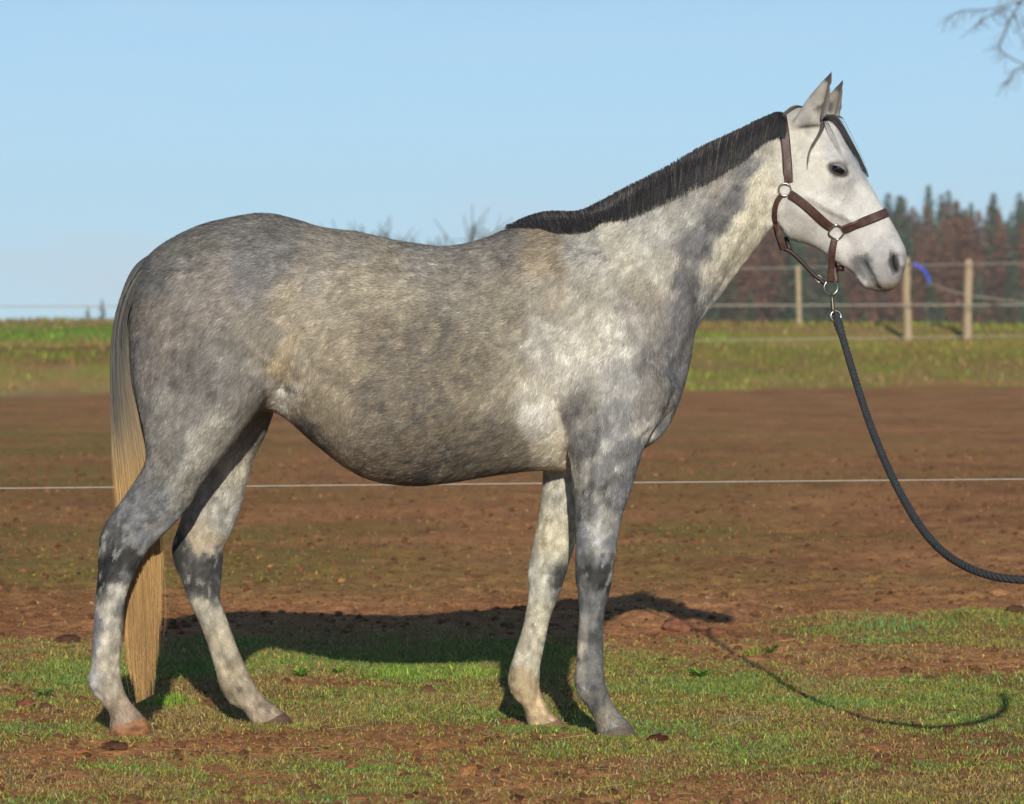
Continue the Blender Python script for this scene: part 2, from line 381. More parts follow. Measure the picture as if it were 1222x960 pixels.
far_hind = [L(200,360,320,360,.13,.10), L(190,430,335,430,.14,.118), L(205,490,331,472,.14,.118), L(222,535,320,512,.14,.106), L(228,566,303,548,.138,.088),
    L(222,600,291,594,.134,.070), L(212,630,280,628,.13,.057), L(205,654,268,653,.127,.049), L(208.5,675,265.5,672,.125,.045), L(217,693,264,690,.124,.041),
    L(226,719,262.5,714,.122,.035), L(237.5,742,270.5,738,.12,.0315), L(248,770,281,767,.12,.031), L(257,800,293,795,.12,.034), L(261.5,818,301.5,814,.12,.037),
    L(273,838,314,832,.12,.034), L(290,848.5,328,843,.12,.034), L(302,867,341,853,.12,.040)]
near_front = [L(668,300,740,300,-.08,.06), L(655,360,790,360,-.10,.095), L(652,415,806,415,-.11,.110), L(656,462,802,468,-.118,.115), L(664,498,786,503,-.125,.114), L(673,524,771,529,-.13,.102),
    L(680,550,763,553,-.132,.087), L(683.5,580,755,580,-.132,.073), L(686,622,741.5,622,-.131,.058), L(686.5,658,735,658,-.13,.049), L(687,688,731.5,688,-.13,.0465), L(690,713,726,713,-.13,.041),
    L(691.2,735,721.3,733,-.13,.033), L(689.6,762,720,762,-.13,.031), L(687.8,788,720,788,-.13,.032), L(685.7,811,721,808,-.13,.037), L(689,829,726,828,-.13,.034),
    L(699,841.5,732.5,841.5,-.13,.0335), L(709,857,742,855,-.13,.039), L(713,877,751,864,-.13,.045)]
far_front = [L(655,400,760,400,.09,.09), L(650,470,770,480,.11,.11), L(650,520,750,530,.12,.10), L(648.5,560,725,562,.12,.083), L(644.5,602,708,602,.118,.069), L(637,644,688,645,.116,.055),
    L(630.5,680,677,680,.115,.048), L(631,706,668.5,706,.114,.043), L(625,743,656,740,.113,.033), L(615.5,775,650,770,.112,.031), L(608,799,644.5,797,.11,.034),
    L(606.5,816,644,820,.11,.037), L(612.5,832,649,836,.11,.034), L(624.5,845,657,849,.11,.034), L(631,869,669,861,.11,.042)]
def ear(base_b, base_f, mid_b, mid_f, tip, y0, y1):
    rows = []
    for f, w in ((0, .020), (.25, .025), (.5, .022), (.75, .013), (.93, .006), (1.0, .003)):
        b = (1 - f) ** 2 * np.array(base_b) + 2 * f * (1 - f) * np.array(mid_b) + f * f * np.array(tip)
        fr = (1 - f) ** 2 * np.array(base_f) + 2 * f * (1 - f) * np.array(mid_f) + f * f * np.array(tip)
        if f == 1.0: b = b - [1.2, 0]; fr = fr + [.8, 0]
        rows.append(L(*b, *fr, y0 + (y1 - y0) * f, w))
    return rows
near_ear = ear((943, 152), (981, 150), (962, 114), (994, 118), (992.5, 86), -.055, -.075)
far_ear = ear((962, 150), (1000, 150), (982, 120), (1006, 122), (1007, 94), .055, .075)
parts = [rings_mesh(loft(body_st, 150, 56)), rings_mesh(loft(head_st, 110, 44))]
for st, n in ((near_hind, 110), (far_hind, 110), (near_front, 110), (far_front, 100)): parts.append(rings_mesh(loft(st, n, 32)))
for e in (near_ear, far_ear): parts.append(rings_mesh(loft(e, 24, 20)))
Vh, Fh = join(parts)
tmp = bpy.data.objects.new('tmp_body', mesh_data('tmp_body', Vh, Fh)); COL.objects.link(tmp)
rm = tmp.modifiers.new('r', 'REMESH'); rm.mode = 'VOXEL'; rm.voxel_size = 0.0055; rm.adaptivity = 0
dg = bpy.context.evaluated_depsgraph_get(); em = tmp.evaluated_get(dg).to_mesh()
nv = len(em.vertices); HV = np.empty(nv * 3); em.vertices.foreach_get('co', HV); HV = HV.reshape(-1, 3)
nl = len(em.loops); li = np.empty(nl, np.int32); em.loops.foreach_get('vertex_index', li)
sz = np.empty(len(em.polygons), np.int32); em.polygons.foreach_get('loop_total', sz)
assert (sz == 4).all()
HF = li.reshape(-1, 4).copy()
ne = len(em.edges); ed = np.empty(ne * 2, np.int32); em.edges.foreach_get('vertices', ed); ed = ed.reshape(-1, 2)
tmp.evaluated_get(dg).to_mesh_clear(); bpy.data.objects.remove(tmp)
deg = np.bincount(ed.ravel(), minlength=nv).astype(float)
def lap(V):
    s = np.zeros_like(V)
    for c in range(3):
        s[:, c] = np.bincount(ed[:, 0], V[ed[:, 1], c], nv) + np.bincount(ed[:, 1], V[ed[:, 0], c], nv)
    return s / deg[:, None] - V
def vnormals(V):
    q = V[HF]; fn = np.cross(q[:, 2] - q[:, 0], q[:, 3] - q[:, 1]); N = np.zeros_like(V)
    for c in range(4):
        for d in range(3): N[:, d] += np.bincount(HF[:, c], fn[:, d], nv)
    return N / (np.linalg.norm(N, axis=1)[:, None] + 1e-12)
for _ in range(8):
    HV = HV + 0.5 * lap(HV); HV = HV - 0.52 * lap(HV)
hu, hv = to_px(HV)
m_t = sstep(590, 500, hv) * sstep(925, 880, hu)                    # trunk and neck: soften the joins
m_j = 0.55 * sstep(668, 590, hv) * sstep(900, 860, hu)
m_s = np.maximum(m_t, m_j)
lines = [((328, 484), (300, 500), (262, 548)), ((326, 482), (352, 512)), ((676, 556), (640, 562))]
for ln in lines:                                                   # keep the flank fold and the elbow pit crisp
    for a, b in zip(ln[:-1], ln[1:]):
        for t in np.linspace(0, 1, 6):
            m_s = m_s * (1 - 0.85 * np.exp(-((hu - a[0] - t * (b[0] - a[0])) ** 2 + (hv - a[1] - t * (b[1] - a[1])) ** 2) / 9 ** 2))
for _ in range(55): HV = HV + 0.5 * m_s[:, None] * lap(HV)
m_h = np.maximum(sstep(915, 940, hu) * sstep(150, 175, hv), .9 * np.exp(-((hu - 958) / 16) ** 2 - ((hv - 150) / 9) ** 2))
for _ in range(14): HV = HV + 0.5 * m_h[:, None] * lap(HV)
HN = vnormals(HV)
def seg_d(u, v, pl):
    best = np.full(len(u), 1e9)
    for a, b in zip(pl[:-1], pl[1:]):
        a = np.array(a, float); b = np.array(b, float); d = b - a; l = (d @ d) + 1e-9
        t = np.clip(((u - a[0]) * d[0] + (v - a[1]) * d[1]) / l, 0, 1)
        best = np.minimum(best, np.hypot(u - a[0] - t * d[0], v - a[1] - t * d[1]))
    return best
side = np.abs(HN[:, 1])
disp = np.zeros(nv)
def brush(pl, r, mm, sd=0, lim=.15):
    """swell (or hollow) the skin along a polyline; sd -1 near side only, +1 far side only, 0 both"""
    global disp
    d = seg_d(hu, hv, pl if isinstance(pl[0], tuple) else [pl, pl])
    w = np.exp(-(d / r) ** 2) * sstep(lim, lim + .35, side)
    if sd: w = w * (np.sign(HV[:, 1]) == sd)
    disp += w * mm * 0.001
# trunk
brush((352, 308), 22, 11); brush([(372, 360), (362, 430), (345, 470)], 24, -13); brush([(400,300),(520,315)], 16, -5)
brush([(345,330),(322,380),(318,450)], 18, 7); brush([(333,466),(349,430),(360,396)], 5.5, -10); brush([(324,458),(341,418),(350,380)], 9, 7); brush([(362,430),(350,462)], 9, 5); brush([(222, 312), (203, 380), (200, 460)], 9, -6); brush([(258,300),(240,400),(235,480)], 26, 6)
brush([(190,470),(186,530)], 14, 7); brush([(215,520),(190,580)], 8, -5); brush([(250,520),(205,600)], 16, 5)
brush([(300,270),(230,290)], 14, 4)
brush([(668, 300), (720, 380), (778, 462)], 24, 8); brush([(700,292),(748,372),(800,440)], 11, -7); brush([(770, 300), (806, 380), (812, 430)], 14, -8)
brush([(655,330),(690,400)], 16, -6); brush([(672,440),(700,470)], 34, 10); brush([(640, 380), (655, 470), (668, 520)], 13, -9); brush((682, 527), 12, 7); brush([(668, 492), (674, 520), (678, 552)], 5, -9)
brush([(735,470),(752,500)], 20, 8); brush([(700,480),(720,520)], 8, -5); brush([(725,540),(712,610)], 10, 4); brush([(702,545),(696,620)], 6, -4)
brush([(908, 262), (872, 330), (836, 400), (815, 445)], 10, -11); brush([(895, 215), (850, 290), (815, 370)], 20, 6); brush([(880,200),(800,260),(730,300)], 14, -4)
brush([(925,200),(915,255)], 9, -6); brush([(805, 490), (792, 506), (769, 521)], 4.5, -10); brush([(798,510),(780,522)], 8, 5)
brush([(640,268),(700,280)], 14, -6); brush([(430,420),(560,420)], 60, 6); brush([(440,560),(560,560)], 20, -3)
for i in range(5): brush([(430 + i * 34, 330), (415 + i * 36, 430), (430 + i * 34, 500)], 9, 2.0)
# head
brush((953, 248), 24, 8); brush([(966, 236), (990, 249), (1018, 263)], 4.5, 12); brush([(985, 232), (1012, 245)], 7, -6); brush([(950,262),(975,280)], 8, -4); brush([(985, 268), (1010, 285)], 9, -6); brush([(1036,300),(1040,312)], 7, 4); brush((984, 178), 9, -11); brush([(984,192),(996,188),(1010,196)], 6, 7)
brush([(990,212),(1004,216),(1014,212)], 6, 4); brush([(1020, 222), (1040, 262), (1052, 288)], 7, -8); brush([(1005,285),(1022,300)], 12, -5); brush([(935,205),(942,165)], 8, -4)
brush([(928,232),(930,262),(940,281)], 5, 4); brush([(921,225),(921,262)], 6, -8)
brush([(1058, 296), (1060, 312), (1063, 326)], 4.5, 6); brush([(1075,302),(1077,316)], 4, 5); brush([(1066.5, 304), (1067, 314), (1069.5, 323)], 3.8, -26)
brush([(1031, 314), (1036, 323), (1041, 332), (1047, 345)], 2.8, -12); brush([(1025,331),(1034,342)], 4.5, 6); brush([(1045,318),(1052,335)], 8, 3)
# ears: the open, hollow front
brush([(984, 141), (988, 120), (991, 104)], 3.5, -9, -1, .0); brush([(992,140),(999,122),(1004,106)], 3.5, -8, 1, .0)
# legs
for sd, pl in ((-1, [(703,725),(701,800)]), (1, [(640,735),(622,795)]), (-1, [(132,715),(127,790)]), (1, [(247,735),(272,800)])): brush(pl, 3.0, -6.0, sd)
for sd, pl, r, a in ((-1,[(713,728),(712,800)],5,2.5),(1,[(650,738),(636,795)],5,2.5),(-1,[(139,715),(137,790)],5,2.5),(1,[(258,735),(284,800)],5,2.5),(-1,[(694,728),(692,800)],3.5,2.5),(-1,[(117,715),(115,790)],3.5,2.5),
      (1,[(631,740),(613,795)],3.5,2.5),(1,[(240,738),(262,802)],3.5,2.5),(-1,[(700,672),(722,672)],4,3),(-1,[(698,698),(722,699)],4,3),(-1,[(696,685),(724,686)],3,-3),(1,[(640,672),(668,674)],4,3),(1,[(640,696),(664,697)],4,3),(1,[(640,685),(668,686)],3,-3),
      (-1,[(690,822),(700,834)],4,-4),(-1,[(112,822),(122,836)],4,-4),(1,[(612,825),(622,838)],4,-4),(1,[(270,830),(285,843)],4,-4),(-1,[(690,812),(694,820)],4,4),(-1,[(110,812),(113,820)],4,4),(-1,[(125,650),(122,700)],4,-4),(-1,[(150,640),(158,670)],7,4),(-1,[(128,622),(122,640)],5,5),
      (-1,[(720,560),(714,620)],5,-4),(-1,[(735,560),(727,640)],6,4),(-1,[(697,560),(698,640)],6,4),(-1,[(200,560),(170,612)],5,-5),(-1,[(225,560),(190,615)],9,5),(1,[(275,560),(262,625)],8,5),(1,[(252,570),(242,630)],5,-5)):
    brush(pl, r, a, sd)
for sd, pt, r, a in ((-1,(710,682),9,4),(1,(655,682),9,4),(-1,(702,700),5,-3),(-1,(142,662),9,4),(-1,(160,645),10,-4),(-1,(128,640),6,3),(1,(236,668),9,4),(1,(222,660),6,-3),
                     (-1,(703,812),8,3),(1,(626,812),8,3),(-1,(124,812),8,3),(1,(280,816),8,3),(-1,(148,690),7,3),(-1,(180,605),9,-5),(1,(250,610),9,-4)): brush(pt, r, a, sd)
brush([(155,600),(138,632)], 6, -6, -1); brush([(232,600),(216,640)], 6, -5, 1)
HV = HV + HN * disp[:, None]
HV = HV + HN * (0.0016 * fbm(HV * 14, 3, 101) * sstep(930, 900, hu))[:, None]
for _ in range(2): HV = HV + 0.4 * lap(HV)
HN = vnormals(HV); hu, hv = to_px(HV)

# ---- coat colours: what the coat itself is, sampled over the animal (u, v, reach, rgb)
COAT = [(300,270,30,(140,137,132)),(230,292,28,(136,132,126)),(180,330,26,(122,120,117)),(250,340,30,(158,149,138)),(300,330,28,(146,142,138)),(200,380,28,(144,136,127)),(230,440,24,(124,118,114)),
 (270,420,26,(140,136,131)),(310,400,26,(158,152,140)),(334,436,9,(206,190,160)),(344,410,10,(196,182,154)),(352,440,6,(158,146,126)),(341,463,4,(132,122,108)),(350,360,22,(182,170,148)),(330,300,26,(142,139,135)),(380,320,26,(172,163,148)),(333,473,9,(246,242,232)),(345,470,8,(214,208,196)),(300,470,18,(142,138,133)),(170,420,16,(132,126,122)),
 (220,490,20,(150,146,140)),(196,530,16,(140,137,132)),(250,520,18,(178,174,164)),(230,570,15,(168,166,158)),(190,600,14,(130,132,133)),(205,625,11,(165,165,164)),(165,620,12,(124,126,130)),(140,640,12,(84,86,89)),(152,668,11,(62,64,67)),
 (122,690,8,(46,48,52)),(141,704,6,(214,209,196)),(132,735,6.5,(218,212,196)),(146,728,5,(150,148,143)),(145,772,5,(176,170,156)),(112,775,5,(152,152,152)),(128,768,6,(214,206,188)),(116,745,6,(140,142,146)),(143,750,6,(190,184,170)),(130,795,9,(212,203,182)),(110,812,8,(200,196,190)),(135,815,8,(200,190,172)),(150,848,9,(196,174,152)),(130,850,7,(180,160,140)),(140,838,7,(192,176,154)),
 (420,295,22,(164,157,146)),(500,303,20,(164,158,148)),(560,303,20,(158,151,141)),(605,292,20,(140,134,125)),(420,340,28,(178,168,148)),(470,345,28,(176,166,147)),(550,345,28,(158,150,135)),(460,400,26,(148,137,119)),(520,400,28,(138,129,113)),
 (560,435,26,(146,136,118)),(415,430,24,(174,161,138)),(450,470,22,(142,132,117)),(500,490,26,(140,130,114)),(395,480,22,(172,161,140)),(420,525,20,(160,150,133)),(470,545,22,(142,132,117)),(545,540,24,(136,127,111)),(600,520,24,(148,139,122)),(500,572,12,(118,111,102)),(600,560,12,(130,122,110)),(365,512,10,(110,107,104)),(385,535,9,(118,113,106)),
 (600,460,26,(164,155,137)),(640,500,17,(238,233,218)),(628,465,16,(208,202,187)),(660,535,13,(222,214,194)),(650,400,26,(192,187,176)),(610,390,24,(160,151,134)),(655,350,24,(176,167,151)),(700,345,24,(180,175,163)),(690,420,24,(208,203,191)),(722,395,22,(204,200,189)),(740,450,20,(176,173,166)),
 (762,375,20,(164,158,149)),(782,430,17,(136,132,127)),(805,440,13,(130,130,132)),(770,480,15,(152,146,138)),(776,508,8,(222,218,204)),(790,512,7,(150,150,150)),(698,490,15,(130,127,122)),(730,492,14,(154,153,150)),(698,530,13,(118,118,118)),(740,540,13,(132,132,133)),
 (650,305,24,(166,152,131)),(700,303,22,(186,182,173)),(740,290,22,(200,195,179)),(780,270,20,(188,185,177)),(820,250,20,(176,173,166)),(860,225,18,(164,160,152)),(895,195,15,(140,138,134)),(830,290,16,(118,116,117)),(852,258,15,(106,104,106)),(872,238,14,(122,120,120)),(820,330,15,(112,110,112)),
 (815,370,15,(126,124,126)),(850,322,12,(198,194,180)),(872,290,12,(210,204,183)),(895,258,12,(220,214,191)),(914,212,14,(228,220,194)),(906,240,12,(224,217,192)),(842,355,11,(166,166,165)),(790,320,17,(192,188,176)),(772,345,17,(172,164,149)),(905,180,9,(180,174,160)),
 (950,172,16,(232,226,202)),(962,205,18,(240,235,213)),(970,250,20,(244,241,229)),(940,250,13,(236,233,221)),(955,280,10,(214,211,202)),(998,178,11,(214,213,210)),(1020,195,10,(202,203,203)),(1000,202,7,(140,140,141)),(1003,226,9,(206,203,198)),(1010,250,14,(232,229,223)),(1040,245,13,(238,237,229)),
 (990,290,14,(244,241,232)),(1030,285,12,(228,227,222)),(1030,308,7,(128,130,134)),(1036,325,6,(150,150,152)),(1052,300,9,(200,199,198)),(1072,288,8,(208,207,206)),(1068,315,6,(118,117,119)),(1062,344,3.5,(178,152,104)),(1045,343,4,(170,152,122)),(1029,338,5,(224,223,222)),(1055,325,7,(186,184,182)),(1078,312,4,(190,189,188)),
 (956,128,9,(196,190,175)),(975,112,8,(180,172,156)),(985,125,3.5,(96,90,84)),(992,90,4,(80,76,72)),(960,150,7,(172,171,168)),(952,138,6,(200,196,182)),(1006,98,5,(90,84,80)),(1000,120,5,(160,140,125)),
 (722,560,11,(140,140,141)),(708,600,10,(120,121,123)),(737,590,9,(132,133,137)),(716,635,7,(184,183,177)),(698,640,7,(126,128,131)),(729,645,7,(142,143,145)),(712,688,9,(64,66,69)),(705,722,8,(126,128,130)),(698,742,6,(168,165,157)),(713,752,7,(120,121,123)),
 (696,752,4,(176,170,157)),(695,775,4,(190,182,163)),(694,796,4,(188,180,162)),(708,770,5,(122,122,122)),(713,800,7,(136,134,130)),(706,815,6,(104,104,107)),(691,820,5,(180,174,162)),(716,838,6,(118,116,114)),(722,848,7,(164,156,142)),(736,860,6,(170,166,160)),(716,772,5,(116,116,117)),(690,790,4,(150,145,136))]
COAT += [(716,545,5,(186,184,177)),(728,531,5,(176,174,168)),(707,556,4,(164,163,158)),(737,560,4,(176,175,170)),(712,592,5,(176,174,166)),(700,570,4,(160,158,153)),(722,611,5,(170,168,161)),(731,598,5,(84,86,87)),(726,572,6,(82,84,85)),(705,581,5,(98,99,99)),(699,612,5,(92,94,95)),(714,655,4,(196,193,184)),(722,668,5,(120,120,120)),(703,662,5,(104,105,106)),(698,700,5,(120,120,120)),(722,697,5,(62,64,66)),(708,708,5,(126,126,126)),
 (236,560,6,(190,185,170)),(222,586,6,(182,179,168)),(210,560,5,(112,112,112)),(190,577,5,(114,114,114)),(206,602,5,(176,174,168)),(180,612,5,(110,111,112)),(152,626,4,(152,152,152)),(138,655,6,(60,62,64)),(160,640,5,(146,146,146)),(168,655,4,(156,156,154)),(128,668,5,(54,56,59)),(150,685,5,(110,111,112)),
 (750,420,7,(206,202,191)),(765,440,6,(128,126,122)),(788,455,6,(166,160,148)),(752,468,6,(190,186,176)),(718,470,6,(186,183,175)),(700,455,7,(160,157,150)),(690,505,5,(164,161,154)),(715,508,5,(110,109,108)),(742,515,5,(166,165,160)),(705,540,4,(98,98,98)),
 (840,270,5,(150,148,146)),(826,312,5,(146,144,142)),(842,296,4,(92,90,91)),(812,345,5,(150,148,146)),(858,244,4,(150,148,144)),(828,352,4,(100,98,99)),(880,222,5,(100,98,98)),(868,258,5,(92,90,91))]
COAT_FAR = [(668,580,12,(196,192,178)),(650,640,11,(198,192,171)),(668,690,8,(76,78,80)),(642,690,8,(216,212,196)),(640,740,9,(216,208,185)),(630,780,9,(220,211,186)),(620,815,9,(212,190,150)),(642,850,9,(216,190,150)),
 (292,560,13,(190,184,169)),(270,600,12,(180,177,170)),(245,645,8,(192,180,157)),(258,670,8,(64,66,69)),(214,660,8,(58,60,64)),(242,698,8,(76,77,79)),(230,678,6,(90,90,90)),(240,730,8,(194,188,171)),(262,770,10,(204,193,170)),(282,810,10,(190,176,149)),(312,840,10,(190,172,149)),(300,500,20,(150,147,141))]
def coat_color(P):
    u, v = to_px(P); n = len(P)
    num = np.zeros((n, 3)); den = np.zeros(n)
    farleg = (P[:, 1] > 0.02) & (v > 545)
    # warp the lookup a little so that the patches have ragged borders
    lg = sstep(520, 600, v); wa = 8 + 3 * lg
    wu = u + wa * fbm(P * 24, 4, 111, .6); wv = v + (wa + 3 * lg) * fbm(P * 24, 4, 117, .6)
    wu = wu.astype(np.float32); wv = wv.astype(np.float32); ex = np.where(lg > .5, -2.3, -3.2).astype(np.float32)
    for lst, sel in ((COAT, ~farleg), (COAT_FAR, (P[:, 1] > 0.02) & (v > 500))):
        for (cu, cv, r, c) in lst:
            w = np.where(sel, np.exp(ex * np.log(((wu - cu) ** 2 + (wv - cv) ** 2) * np.float32(1 / r ** 2) + np.float32(.22))), 0); num += w[:, None] * lin(c); den += w
    c = num / den[:, None]
    hd = sstep(905, 935, u) * sstep(400, 360, v)
    leg = sstep(560, 640, v)
    dap = worley(P * 30 + 0.8 * np.stack([fbm(P * 20, 2, s) for s in (121, 123, 125)], 1), 7)
    d = sstep(.6, .1, dap) * .44 + .26 * fbm(P * 26, 4, 131) + .14 * fbm(P * 70, 2, 133) - .10
    lg2 = sstep(500, 560, v)
    d = d + lg2 * (.48 * fbm(P * [44, 44, 26], 3, 135, .6) + .2 * sstep(.1, .5, fbm(P * [60, 60, 30], 2, 137)))
    c = c * np.clip(1 + d * (1 - .66 * hd), .42, 1.8)[:, None]
    lum0 = c.mean(1); c = c * np.exp(.5 * fbm(P * [58, 58, 34], 3, 139, .6) * sstep(.36, .14, lum0) * (1 - hd))[:, None]
    # pale wisps breaking up the dark grey of shoulders and legs
    lum = c.mean(1); ws = sstep(.12, .55, fbm(P * [42, 42, 26] + 0.7 * fbm(P * 30, 2, 145)[:, None], 3, 147)) * sstep(.30, .12, lum) * (1 - hd)
    c = c + (lin((176, 173, 165)) - c) * (ws * .55 * sstep(470, 540, v) + ws * .25)[:, None]
    tint = fbm(P * 5, 3, 141)[:, None] * (1 - hd)[:, None]
    c = c * (1 + tint * np.array([.05, .015, -.06]))
    # flea-bitten specks under the eye, dark skin round eye and nostril, mouth line
    sp = np.zeros(n); sp2 = np.zeros(n); hi = np.where(hd > .01)[0]
    if len(hi):
        sp[hi] = sstep(.30, .12, worley(P[hi] * 170, 9)) * np.exp(-((u[hi] - 1003) / 20) ** 2 - ((v[hi] - 232) / 17) ** 2)
        sp2[hi] = sstep(.2, .08, worley(P[hi] * 150, 11)) * hd[hi] * .5
    c = c * (1 - .5 * np.maximum(sp, sp2))[:, None]
    ca, sa = math.cos(.42), math.sin(.42); eu = (u - 1000) * ca + (v - 202.5) * sa; ev = -(u - 1000) * sa + (v - 202.5) * ca
    e = sstep(1.35, .9, np.hypot(eu / 12.5, ev / 7.2)); c = c + (lin((46, 44, 46)) - c) * (e * .9)[:, None]
    nn = sstep(1.25, .7, np.hypot((u - 1068) / 5.5, (v - 314.5) / 11.5)); c = c + (lin((92, 88, 88)) - c) * (nn * .9)[:, None]
    nn = np.exp(-(seg_d(u, v, [(1065.5, 305), (1066.5, 314), (1069.5, 323)]) / 2.6) ** 2); c = c + (lin((30, 27, 27)) - c) * (nn * .95)[:, None]  # shade inside the nostril hollow, painted into the colour
    ml = np.exp(-(seg_d(u, v, [(1031, 314), (1036, 323), (1041, 332), (1047, 345)]) / 1.9) ** 2); c = c + (lin((70, 68, 70)) - c) * (ml * .7)[:, None]
    ln = np.exp(-(seg_d(u, v, [(806, 489), (793, 506), (769, 521)]) / 2.2) ** 2) * sstep(1, 0, P[:, 1] * 50); c = c * (1 - .3 * ln)[:, None]  # chest fold: shade of the crease painted into the coat
    ch = np.exp(-((u - 285) / 5) ** 2 - ((v - 823) / 4) ** 2) * (P[:, 1] > 0); c = c + (lin((88, 70, 62)) - c) * (ch * .8)[:, None]   # chestnut scar on the far fetlock
    ch = np.exp(-((u - 650) / 4) ** 2 - ((v - 648) / 8) ** 2) * (P[:, 1] > 0); c = c + (lin((150, 122, 88)) - c) * (ch * .7)[:, None]
    lm = c.mean(1)[:, None]; dk_ = sstep(.24, .10, lm[:, 0])[:, None]
    c = c + (lm * np.array([1.03, 1.0, .95]) - c) * dk_ * .8            # the dark grey hair is neutral
    c = c * (1 - .24 * sstep(660, 730, v))[:, None]                      # lower legs toned darker
    c = c + (c.mean(1)[:, None] * np.array([1.02, 1.0, .965]) - c) * (hd * .5)[:, None]
    c = c * (1 - hd * (.10 - .10 * fbm(P * 28, 4, 149, .6)))[:, None]
    return np.clip(c, 0.01, 0.9)
COAT_GAIN = np.array([0.82, 0.81, 0.785])
hc = coat_color(HV) * COAT_GAIN
horse = empty('horse', (0, 0, 0))
tag(horse, 'dapple grey horse in a brown halter standing side-on facing right', 'horse')
SKIN = mat_attr('coat', rough=0.75, spec=0.15, noise=0.10, nscale=220, bump=0.0012, bscale=260, sheen=0.04)
body = obj('body', mesh_data('horse_body', HV, HF, hc), SKIN, horse)
bvh = BVHTree.FromPolygons(HV.tolist(), HF.tolist())
def hit(u, v, far=False, default=None):
    """skin under pixel-line (u, v) seen from the near (or far) side: position and normal"""
    if not far:
        o = Vector((0, -CAM_D, CAM_H)); d = Vector(pw(u, v, 0)) - o; d.normalize(); r = bvh.ray_cast(o, d)
    else:
        p = pw(u, v, 0); r = bvh.ray_cast(Vector((p[0], 3, p[2])), Vector((0, -1, 0)))
    if r[0] is None: return default
    return np.array(r[0]), np.array(r[1])

# ---- short coat hairs lying along the skin
FLOW = [(300,270,-1,.25),(200,320,-.8,.6),(170,420,-.25,1),(240,420,-.7,.75),(320,340,-.9,.5),(345,430,-.25,1),(380,400,-.9,.5),(420,330,-1,.3),(500,320,-1,.3),(460,420,-1,.25),(560,420,-1,.35),(480,520,-.9,.5),(400,500,-.5,.9),(600,350,-.8,.6),
 (640,480,-.3,1),(620,540,-.8,.5),(680,350,-.5,.9),(700,430,-.4,.95),(740,480,-.3,1),(790,430,-.4,1),(650,290,-.9,.5),(720,310,-.6,.8),(780,300,-.5,.9),(840,260,-.5,.9),(830,340,-.4,.95),(890,210,-.6,.8),(880,290,-.4,.9),(920,230,-.2,1),
 (960,180,.4,.9),(950,250,.0,1),(990,230,.5,.85),(1030,240,.5,.85),(1060,290,.3,1),(1000,290,.5,.8),(975,120,.3,-.95),(1000,120,.2,-1),(700,560,-.1,1),(700,700,0,1),(700,840,.3,1),(220,540,-.6,.8),(190,600,-.7,.7),(150,640,-.5,.9),(130,720,0,1),(130,830,.3,1),(270,560,-.5,.85),(240,660,0,1),(260,770,.4,.9),(300,830,.7,.7),(650,640,-.2,1),(625,780,-.2,1),(640,850,.5,.9)]
NH = 380000
q = HV[HF]; ar = np.linalg.norm(np.cross(q[:, 2] - q[:, 0], q[:, 3] - q[:, 1]), axis=1)
fn = np.cross(q[:, 2] - q[:, 0], q[:, 3] - q[:, 1]); fn /= np.linalg.norm(fn, axis=1)[:, None] + 1e-12
wgt = ar * np.where(fn[:, 1] < 0.35, 1.0, 0.25)
fi = rng.choice(len(HF), NH, p=wgt / wgt.sum()); ab = rng.random((NH, 2))
p4 = HV[HF[fi]]; R0 = (p4[:, 0] * (1 - ab[:, :1]) + p4[:, 1] * ab[:, :1]) * (1 - ab[:, 1:]) + (p4[:, 3] * (1 - ab[:, :1]) + p4[:, 2] * ab[:, :1]) * ab[:, 1:]
n0 = HN[HF[fi, 0]]
ru, rv = to_px(R0)
keep = ~((np.hypot((ru - 1000) / 11, (rv - 202.5) / 6.5) < 1) | (np.hypot((ru - 1068) / 5, (rv - 314.5) / 10) < 1))
R0, n0, ru, rv = R0[keep], n0[keep], ru[keep], rv[keep]; NH = len(R0)
num = np.zeros((NH, 2)); den = np.zeros(NH)
for (fu, fv, dx, dz) in FLOW:
    w = ((ru - fu) ** 2 + (rv - fv) ** 2 + 400) ** -1.8; num += w[:, None] * np.array([dx, -dz]) / math.hypot(dx, dz); den += w
dr = num / den[:, None]
d0 = np.stack([dr[:, 0], 0 * dr[:, 0], dr[:, 1]], 1)
ang = 0.38 * fbm(R0 * 16, 3, 151) + rng.normal(0, .16, NH)
ca, sa = np.cos(ang), np.sin(ang); d0 = np.stack([d0[:, 0] * ca - d0[:, 2] * sa, d0[:, 1], d0[:, 0] * sa + d0[:, 2] * ca], 1)
d0 = d0 - n0 * (d0 * n0).sum(1)[:, None]; d0 /= np.linalg.norm(d0, axis=1)[:, None] + 1e-9
hdm = sstep(905, 940, ru) * (rv < 400); lgm = sstep(560, 640, rv)
ln_ = (0.018 * (1 - .62 * hdm) * (1 - .5 * lgm) * (1 + .9 * sstep(842, 856, rv))) * rng.uniform(.7, 1.3, NH)
s0 = np.cross(n0, d0)
lift = rng.uniform(.05, .22, NH)[:, None]
tip = R0 + (d0 + n0 * lift) * ln_[:, None]
wd = (0.0011 * rng.uniform(.7, 1.4, NH) * (1 - .35 * hdm))[:, None]
base = R0 - n0 * 0.0006
tilt = s0 + n0 * rng.normal(0, .25, NH)[:, None]
V3 = np.stack([base - tilt * wd, base + tilt * wd, tip], 1).reshape(-1, 3)
cc = hc[HF[fi[keep], 0]] * np.exp(rng.normal(0, .21, NH) * (1 - .35 * hdm) + .10 * vnoise(R0 * 120, 155) - .015)[:, None]
cc = np.repeat(np.clip(cc, .008, .92), 3, 0)
HAIR = mat_attr('coat_hair', rough=0.7, spec=0.2)
ch_ = obj('coat_hair', mesh_data('horse_coat_hair', V3, np.arange(NH * 3).reshape(-1, 3), cc, smooth=False), HAIR, horse)
tag(ch_, kind='stuff')

